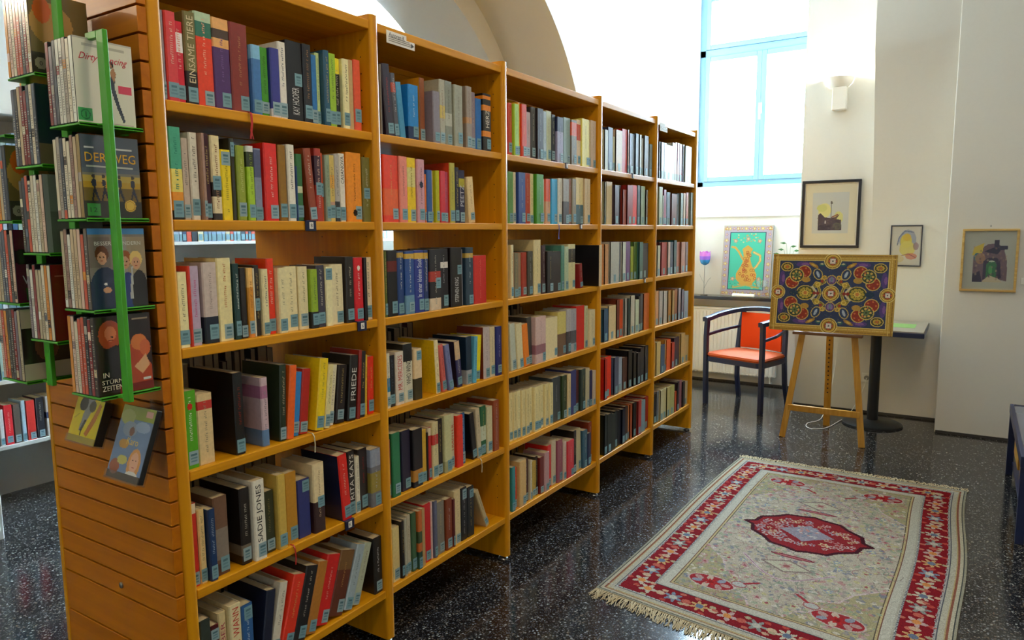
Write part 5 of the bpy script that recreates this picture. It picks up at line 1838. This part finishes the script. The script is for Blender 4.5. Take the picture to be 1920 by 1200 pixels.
CW, CH_ = .81, .556
r = Ras(CW, CH_, 270, 186, 'b08a34')
rng = r.rng
m = .048
for k in range(400):
    t = k / 400 * 2 * (CW + CH_)
    for off, cc in ((.012, '8a6420'), (.03, 'd0b060')):
        if t < CW:
            x, y = t, off
        elif t < CW + CH_:
            x, y = CW - off, t - CW
        elif t < 2 * CW + CH_:
            x, y = t - CW - CH_, CH_ - off
        else:
            x, y = off, t - 2 * CW - CH_
        r.ell(x, y, .0034, .0034, cc)
r.rect(m - .006, CW - m + .006, m - .006, CH_ - m + .006, 'd4bc6c').rect(m, CW - m, m, CH_ - m, '2c3858')
CX, CY = CW / 2, CH_ / 2
GO = 'c8ac58'
GR = '34442c'


def quad4(f):
    for sx in (-1, 1):
        for sy in (-1, 1):
            f(lambda x, y: (CX + sx * x, CY + sy * y), sx, sy)


def motif(P, sx, sy):
    # violet corner bits
    for (x, y, rx, ry) in ((.19, .205, .055, .02), (.335, .1, .02, .055)):
        a, b = P(x, y)
        r.ell(a, b, rx, ry, '503a78').ell(a + .008, b, rx * .5, ry * .5, '7c5490')
    # gold leaves near the rim
    a, b = P(.125, .2)
    r.ell(a, b, .035, .012, 'a87c28', rot=.5 * sx * sy).ell(a, b, .018, .006, 'd0a848', rot=.5 * sx * sy)
    # corner trefoil: two red lobes, green heart, gold corner leaf
    for (x, y) in ((.185, .15), (.265, .075)):
        a, b = P(x, y)
        r.ell(a, b, .047, .047, GO).ell(a, b, .041, .041, '8e2c16')
    a, b = P(.235, .125)
    r.ell(a, b, .05, .05, GO).ell(a, b, .043, .043, GR)
    for k in range(7):
        q = k * 2 * math.pi / 7
        r.ell(a + .027 * math.cos(q), b + .027 * math.sin(q), .008, .008, 'c8a850').ell(a + .013 * math.cos(q), b + .013 * math.sin(q), .006, .006, '5c7448')
    for k in range(5):
        for (x, y) in ((.185, .15), (.265, .075)):
            a2, b2 = P(x, y)
            q = k * 1.25
            r.ell(a2 + .028 * math.cos(q), b2 + .028 * math.sin(q), .006, .006, 'c86a3c')
    a, b = P(.305, .185)
    r.ell(a, b, .042, .034, GO).ell(a, b, .036, .028, '3c3c20')
    for k in range(9):
        q = k * .7
        r.ell(a + .02 * math.cos(q), b + .015 * math.sin(q), .007, .006, 'c09c38')
    r.ell(a, b, .01, .01, 'b86830')
    a, b = P(.17, .095)
    r.ell(a, b, .03, .02, 'b08838')
    # pear drop with pale leaf
    a, b = P(.092, .135)
    r.ell(a, b, .031, .042, GO, rot=-.4 * sx * sy).ell(a, b, .025, .036, '2a3c5c', rot=-.4 * sx * sy).ell(a, b, .009, .024, 'a8b4c0', rot=-.4 * sx * sy)
    # scrolls
    pts = [P(.05, .115), P(.06, .1), P(.045, .08), P(.065, .065), P(.1, .075), P(.115, .05), P(.085, .045), P(.075, .02), P(.07, .0)]
    r.line(pts, .018, GO).line(pts, .009, '7c7430')
    a, b = P(.048, .112)
    r.ring(a, b, .013, .007, 'd4a83c')
    a, b = P(.088, .062)
    r.ell(a, b, .02, .02, 'b89830').ring(a, b, .013, .005, 'dcc468')
    a, b = P(.062, .085)
    r.ell(a, b, .01, .012, '983820')
    # teal corner flourishes beside the top medallions
    a, b = P(.07, .205)
    r.ell(a, b, .02, .012, '2c5c5c').ell(a, b + .004, .012, .005, 'b8b088')


quad4(motif)
for s in (-1, 1):
    a = CX + s * .17
    r.ell(a, CY, .062, .055, GO).ell(a, CY, .056, .049, '3a4420')
    for k in range(10):
        q = k * 2 * math.pi / 10
        r.ell(a + .036 * math.cos(q), CY + .032 * math.sin(q), .011, .01, 'b09a38').ell(a + .018 * math.cos(q), CY + .016 * math.sin(q), .007, .006, 'd0b450')
    r.ell(a, CY, .012, .012, 'c07838')
    a2 = CX + s * .098
    r.ell(a2, CY, .024, .014, '8a2c20').line([(a2, CY + .012), (CX + s * .125, CY + .045)], .012, 'c4bc9c').line([(a2, CY - .012), (CX + s * .125, CY - .045)], .012, 'c4bc9c')
    r.ell(CX + s * .25, CY, .03, .02, '1c3448')
    b = CY + s * .095
    r.ell(CX, b, .034, .036, GO).ell(CX, b, .029, .03, '5c4470').ell(CX - .01, b, .009, .018, '8a6ca0').ell(CX + .01, b, .009, .018, '8a6ca0').ell(CX, b + .004, .008, .02, '6c8490')
for (x, y, q) in ((CX, CY, .057), (CX, CH_ - m, .056), (CX, m, .056), (m - .002, CY, .05), (CW - m + .002, CY, .05)):
    r.ell(x, y, q, q, 'dcc878').ell(x, y, q - .005, q - .005, 'b08428').ring(x, y, q * .72, .006, 'd8b858').ring(x, y, q * .86, .004, '7c5c1c')
    r.ell(x, y, q * .52, q * .52, '6c3c20').rect(x - q * .3, x + q * .3, y - q * .3, y + q * .3, 'd8ccc0').ell(x, y, q * .1, q * .1, '5c5c58')
    for sx in (-1, 1):
        r.ell(x + sx * q * .42, y, q * .08, q * .14, 'c04c2c').ell(x, y + sx * q * .42, q * .14, q * .08, 'c04c2c')
for k in range(700):
    x, y = m + (CW - 2 * m) * rng.random(), m + (CH_ - 2 * m) * rng.random()
    r.ell(x, y, .003, .003, ['1c2438', '3c4c78', '8a7434', '2c4c50'][k % 4], .55)
r.grain(.12)
cv = thing('ornate_canvas', 'ornate blue and gold floral painting standing on the easel', 'painting', (.915, 4.37, .79))
tl = math.radians(8)
vyv, nv = Vector((0, math.sin(tl), math.cos(tl))), Vector((0, math.cos(tl), -math.sin(tl)))
o0 = Vector((.513, 4.345, .797))
r.build('canvas_print', M['print'], plane_fn(tuple(o0), (1, 0, 0), tuple(vyv)), cv)
mb = MB()
for (u, v, w) in ((0, 0, .001), (CW, 0, .001), (CW, CH_, .001), (0, CH_, .001), (0, 0, .022), (CW, 0, .022), (CW, CH_, .022), (0, CH_, .022)):
    mb.v.append(tuple(o0 + Vector((u, 0, 0)) + vyv * v + nv * w))
for f in ((0, 3, 2, 1), (4, 5, 6, 7), (0, 1, 5, 4), (1, 2, 6, 5), (2, 3, 7, 6), (3, 0, 4, 7)):
    mb.f.append(f)
    mb.c.append(None)
mb.build('stretcher', M['goldframe'], cv)

# ================================================================== rug
A0, A1 = np.array((.470, 1.535)), np.array((1.785, 1.365))     # front edge, left to right
B0, B1 = np.array((.505, 3.668)), np.array((1.808, 3.690))     # rear edge
RW, RL = 1.31, 2.22
r = Ras(RW, RL, 300, 500, 'a39780')
rng = r.rng
# outer stripes
for k, (d, c) in enumerate(((.0, '8c8470'), (.008, '3c3c38'), (.013, 'a89c84'), (.028, '7c4a38'), (.033, 'a08c60'), (.04, 'a39a86'), (.062, '4a4a50'))):
    r.rect(d, RW - d, d, RL - d, c)
r.rect(.066, RW - .066, .066, RL - .066, '9c948a')
BW = .13
r.rect(.07, RW - .07, .07, RL - .07, '3a2c38').rect(.076, RW - .076, .076, RL - .076, '740e16')
IN = .07 + BW
def border_motif(x, y, k):
    c = ['a89c88', '6c7480', 'b08a58', 'a88c84', '7c7c74', 'b0a48c'][k % 6]
    r.flower(x, y, .042, c, ['b8763c', 'a8a090', '5c6474'][k % 3], 5 + k % 3, k * 1.3)
    for q in range(4):
        a = k + q * 1.57
        r.ell(x + .055 * math.cos(a), y + .055 * math.sin(a), .014, .01, ['a85a48', 'b08c70', 'a03c30', '9a8c6c'][q])


def border_run(x0, y0, x1, y1, n):
    for k in range(n):
        t = (k + .5) / n
        border_motif(x0 + (x1 - x0) * t, y0 + (y1 - y0) * t, k)
        t = (k + 1) / n
        x, y = x0 + (x1 - x0) * t, y0 + (y1 - y0) * t
        r.ell(x, y, .02, .016, ['b09478', 'a45040'][k % 2])


cB = .07 + BW / 2
border_run(cB, .13, cB, RL - .13, 17)
border_run(RW - cB, .13, RW - cB, RL - .13, 17)
border_run(.13, cB, RW - .13, cB, 9)
border_run(.13, RL - cB, RW - .13, RL - cB, 9)
# inner guard stripes
for d, c in ((IN - .006, '2c2834'), (IN, '9c9484'), (IN + .008, 'a8a090'), (IN + .045, '6a4438'), (IN + .05, 'a89468'), (IN + .058, '54483c'), (IN + .062, 'a09a80')):
    r.rect(d, RW - d, d, RL - d, c)
for k in range(180):
    t = k / 180
    for (x, y) in ((.073, RL * t), (RW - .073, RL * t), (RW * t, .073), (RW * t, RL - .073), (IN - .003, IN + (RL - 2 * IN) * t), (RW - IN + .003, IN + (RL - 2 * IN) * t)):
        r.ell(x, y, .0035, .0035, 'a8a49c')
F0 = IN + .064
fx0, fx1, fy0, fy1 = F0, RW - F0, F0, RL - F0
r.rect(fx0, fx1, fy0, fy1, 'a39683')
# olive corner grounds
CX, CY = RW / 2, RL / 2
for sx in (-1, 1):
    for sy in (-1, 1):
        q = lambda x, y: (CX + sx * x, CY + sy * y)
        hw, hl = (fx1 - fx0) / 2, (fy1 - fy0) / 2
        r.poly([q(hw, hl), q(.07, hl), q(.1, hl - .06), q(.16, hl - .1), q(.16, hl - .2), q(.24, hl - .24), q(.28, hl - .34), q(hw, hl - .46)], '8e8258', .75)
        r.line([q(.07, hl), q(.1, hl - .06), q(.16, hl - .1), q(.16, hl - .2), q(.24, hl - .24), q(.28, hl - .34), q(hw, hl - .46)], .01, 'b49c98')
# scattered small flowers and tendrils over the field
for k in range(2600):
    x, y = fx0 + (fx1 - fx0) * rng.random(), fy0 + (fy1 - fy0) * rng.random()
    c = ['8c8078', 'a08480', '7c7c6c', 'a89c6c', '6c6c78', 'b8ac9c', '9c6c68', '848c74'][k % 8]
    s = .006 + .009 * rng.random()
    r.ell(x, y, s, s * .7, c, .8, rot=rng.random() * 3)
for k in range(200):
    x, y, a = fx0 + (fx1 - fx0) * rng.random(), fy0 + (fy1 - fy0) * rng.random(), rng.random() * 6.28
    pts = [(x + .02 * t * math.cos(a + .6 * t), y + .02 * t * math.sin(a + .6 * t)) for t in range(5)]
    r.line(pts, .004, ['7c6c64', '6c7464', '8c5c5c'][k % 3], .8)
for k in range(110):
    x, y = fx0 + .03 + (fx1 - fx0 - .06) * rng.random(), fy0 + .03 + (fy1 - fy0 - .06) * rng.random()
    r.flower(x, y, .02, ['a87c7c', '78808c', 'a8a078', 'b8a898'][k % 4], ['8c4c4c', 'b0a888'][k % 2], 5, k)
# corner palmettes
for sx in (-1, 1):
    for sy in (-1, 1):
        x, y = CX + sx * (hw - .13), CY + sy * (hl - .1)
        r.ell(x, y, .105, .062, 'a8988c').ell(x, y, .098, .055, '8c2428')
        for k in range(7):
            a = k * .9
            r.ell(x + .065 * math.cos(a), y + .036 * math.sin(a), .022, .014, ['a07c74', '80808a', 'b09884'][k % 3], 1, a)
        r.flower(x, y, .03, 'a01c18', '7c1414', 6)
        r.ell(x - sx * .11, y - sy * .05, .035, .028, '8c5450').ell(x - sx * .11, y - sy * .05, .028, .021, 'a09c94')
        r.line([(x - sx * .13, y - sy * .07), (x - sx * .18, y - sy * .11)], .014, '8c2c30')
# medallion: pointed lobed oval lying across
MX, MY = CX - .02, CY + .02
pts = []
for (x, y) in ((-.30, 0), (-.255, .03), (-.24, .1), (-.17, .15), (-.13, .2), (-.05, .215), (0, .235), (.05, .215), (.13, .2), (.17, .15), (.24, .1), (.255, .03), (.30, 0)):
    pts.append((MX + x, MY + y))
pts += [(MX + x, MY - y) for (x, y) in ((.255, .03), (.24, .1), (.17, .15), (.13, .2), (.05, .215), (0, .235), (-.05, .215), (-.13, .2), (-.17, .15), (-.24, .1), (-.255, .03))]
r.poly(pts, '7c1a1e').line(pts + pts[:1], .02, '3c0e18')
for k in range(85):
    a = rng.random() * 6.28
    q_ = .35 + .65 * math.sqrt(rng.random())
    r.flower(MX + .23 * q_ * math.cos(a), MY + .165 * q_ * math.sin(a), .014 + .012 * rng.random(), ['a89890', 'a07470', '8c8488', 'b09c78'][k % 4], '8c2c28', 5, k)
r.poly([(MX - .13, MY), (MX - .05, MY + .06), (MX, MY + .11), (MX + .05, MY + .06), (MX + .13, MY), (MX + .05, MY - .06), (MX, MY - .11), (MX - .05, MY - .06)], '84828a', .85)
for k in range(30):
    r.ell(MX + .1 * (rng.random() - .5), MY + .1 * (rng.random() - .5), .008, .006, ['a8a098', '64707c', 'a87468'][k % 3])
for s in (-1, 1):
    y = MY + s * .31
    r.ell(MX, y, .1, .016, '6c1c2c').ell(MX, y, .08, .007, 'a05c5c')
    y2 = MY + s * .42
    r.poly([(MX - .12, y2), (MX, y2 + .07), (MX + .12, y2), (MX, y2 - .07)], '7c6860').poly([(MX - .1, y2), (MX, y2 + .056), (MX + .1, y2), (MX, y2 - .056)], 'a8a088').flower(MX, y2, .035, 'a07c74', '88504c', 6)
    aa = [(MX - .2, y2 - s * .02), (MX - .13, y2 + s * .06), (MX - .07, y2 + s * .12), (MX, y2 + s * .15), (MX + .07, y2 + s * .12), (MX + .13, y2 + s * .06), (MX + .2, y2 - s * .02)]
    r.line(aa, .014, 'b4a09c').line(aa, .005, '8c6470')
r.grain(.16)
r.img *= .76
rug = thing('rug', 'red and cream patterned rug with fringed ends on the dark floor', 'rug', (1.13, 2.55, 0))


def rug_fn(u, v):
    s, t = (u / RW)[:, None], (v / RL)[:, None]
    xy = A0 * (1 - s) * (1 - t) + A1 * s * (1 - t) + B0 * (1 - s) * t + B1 * s * t
    xy[:, 0] += (-.012 * np.sin(t[:, 0] * 9.0) * s[:, 0] + .008 * np.sin(t[:, 0] * 7) * (1 - s[:, 0]))
    z = .0085 + .0012 * np.sin(u * 9 + v * 3) * np.sin(v * 5)
    return np.concatenate([xy, z[:, None]], 1)


r.build('pile', M['rugpile'], rug_fn, rug)
# woven backing slab below the pile
us = np.linspace(0, RW, 9)
vs = np.linspace(0, RL, 25)
rim = [(u, 0) for u in us] + [(RW, v) for v in vs[1:]] + [(u, RL) for u in us[::-1][1:]] + [(0, v) for v in vs[::-1][1:-1]]
pp = rug_fn(np.array([a for a, b in rim]), np.array([b for a, b in rim]))
mb = MB()
n = len(pp)
mb.v += [(float(p[0]), float(p[1]), .0005) for p in pp] + [(float(p[0]), float(p[1]), float(p[2]) - .0004) for p in pp]
for k in range(n):
    l = (k + 1) % n
    mb.f.append((k, l, n + l, n + k))
    mb.c.append(None)
mb.f.append(tuple(reversed(range(n))))
mb.c.append(None)
mb.build('backing', M['fringe'], rug)
for end in (0, 1):
    mb = MB()
    P = (A0, A1) if end == 0 else (B0, B1)
    dirv = -1 if end == 0 else 1
    N = 420
    for k in range(N):
        t = (k + random.random()) / N
        x = P[0][0] * (1 - t) + P[1][0] * t
        y = P[0][1] * (1 - t) + P[1][1] * t
        L = random.uniform(.045, .085) * (1.0 if end == 0 else .85)
        dx = random.gauss(-.01 if t < .1 else 0.006, .014)
        z = random.uniform(.002, .007)
        mid = (x + dx * .4 + random.gauss(0, .004), y + dirv * L * .5, z + .003)
        mb.sweep([(x, y - dirv * .004, .006), mid, (x + dx, y + dirv * L, z * .5 + .001)], [(-.0018, -.0008), (.0018, -.0008), (0, .0012)])
    o = mb.build('fringe', M['fringe'], rug)
    o['kind'] = 'stuff'

# ================================================================== low display table at the edge, outlet, switch, cable
lt = thing('display_table', 'low navy display table at the far edge beside the pilaster', 'table', (2.35, 3.7, 0))
MB().box(2.012, 2.7, 3.0, 4.22, .415, .435).build('tabletop', plain('grey_glossy_table_sheet', '6a6a74', .15), lt)
for a, b, c, d in ((2.0, 2.02, 2.99, 4.23), (2.69, 2.71, 2.99, 4.23), (2.02, 2.69, 4.21, 4.23), (2.02, 2.69, 2.99, 3.01)):
    MB().box(a, b, c, d, .385, .44).build('frame_rail', M['navy'], lt, bevel=.003)
for x in (2.02, 2.67):
    for y in (3.02, 4.2):
        MB().box(x - .018, x + .018, y - .018, y + .018, 0, .385).build('leg', M['navy'], lt, bevel=.003)
for y in (3.05, 3.6):
    MB().box(2.025, 2.045, y, y + .38, .2, .385).build('side_panel', M['easel'], lt, bevel=.003)
MB().box(2.03, 2.68, 3.04, 4.18, .07, .088).build('lower_shelf', M['navy'], lt, bevel=.003)
for k, (y, hx) in enumerate(((3.1, 'c8a040'), (3.32, '6a7a50'), (3.54, 'a04828'), (3.78, '3c5c8c'))):
    o = MB().box(2.06, 2.26, y, y + .17, .089, .16).build('boxed_game', plain('printed_box_%d' % k, hx, .5, var=.3, bscale=30), None, bevel=.003)
    tag(o, '%s box on the lower shelf of the low display table' % colour_name(hx), 'box', 'boxes under the display table')
ol = thing('wall_socket', 'white wall socket beside the black table column', 'socket', (1.068, 5.43, .297))
MB().box(1.03, 1.106, 5.42, 5.4285, .258, .336).build('plate', M['white'], ol, bevel=.004)
mb = MB().lathe([(.02, 0), (.02, .002)], 0, 0, 18)
mb.v = [(1.068 + x, 5.419 - z, .297 + y) for x, y, z in mb.v]
mb.build('well', plain('grey_socket_well', '8a8680', .5), ol)
sw = thing('light_switch', 'small white switch on the pilaster beside the gold frame', 'switch', (2.075, 5.05, 1.154))
MB().box(2.045, 2.105, 5.04, 5.0488, 1.13, 1.178).build('plate', M['white'], sw, bevel=.004)
MB().box(2.058, 2.092, 5.036, 5.0405, 1.14, 1.168).build('rocker', M['white'], sw, bevel=.002)
pts = [(1.068, 5.415, .297), (1.05, 5.36, .2), (.98, 5.2, .03), (.93, 5.0, .006), (.88, 4.75, .005), (.8, 4.66, .005), (.74, 4.7, .005), (.73, 4.82, .005), (.78, 4.92, .005), (.8, 5.05, .02), (.82, 5.2, .15), (.83, 5.38, .4), (.835, 5.415, .6)]
sm = []
for i in range(len(pts) - 1):
    p0, p1, p2, p3 = (Vector(pts[max(i - 1, 0)]), Vector(pts[i]), Vector(pts[i + 1]), Vector(pts[min(i + 2, len(pts) - 1)]))
    for q in range(6):
        t = q / 6
        sm.append(tuple(.5 * ((2 * p1) + (p2 - p0) * t + (2 * p0 - 5 * p1 + 4 * p2 - p3) * t * t + (3 * p1 - p0 - 3 * p2 + p3) * t ** 3)))
sm = [(a, b, max(c, .0035)) for a, b, c in sm]
tag(MB().tube(sm, .003, 6).build('power_cable', M['white'], None, smooth=True), 'thin white cable looping on the floor behind the easel', 'cable')

# ================================================================== fill lamps added on the ceiling out of view
FILL_LAMPS = [(2.0, -1.8, 24), (1.8, 0.5, 38), (2.2, 2.2, 10)]
for i, (x, y, w) in enumerate(FILL_LAMPS):
    t = thing('ceiling_fill_lamp', 'round fill lamp added out of view, %s of the reading room' % ORD[i], 'lamp', (x, y, 4.3), 'added fill lamps')
    MB().lathe([(.30, 4.24), (.31, 4.25), (.31, 4.299), (.05, 4.2995)], x, y, 32).build('housing', M['lampglass'], t, smooth=True)
    l = bpy.data.lights.new('ceiling_fill_disc', 'AREA')
    l.shape = 'DISK'
    l.size = .56
    l.energy = w
    l.color = (1.0, .8, .57)
    o = bpy.data.objects.new('ceiling_fill_disc', l)
    o.location = (x, y, 4.235)
    COL.objects.link(o)
    attach(o, t)
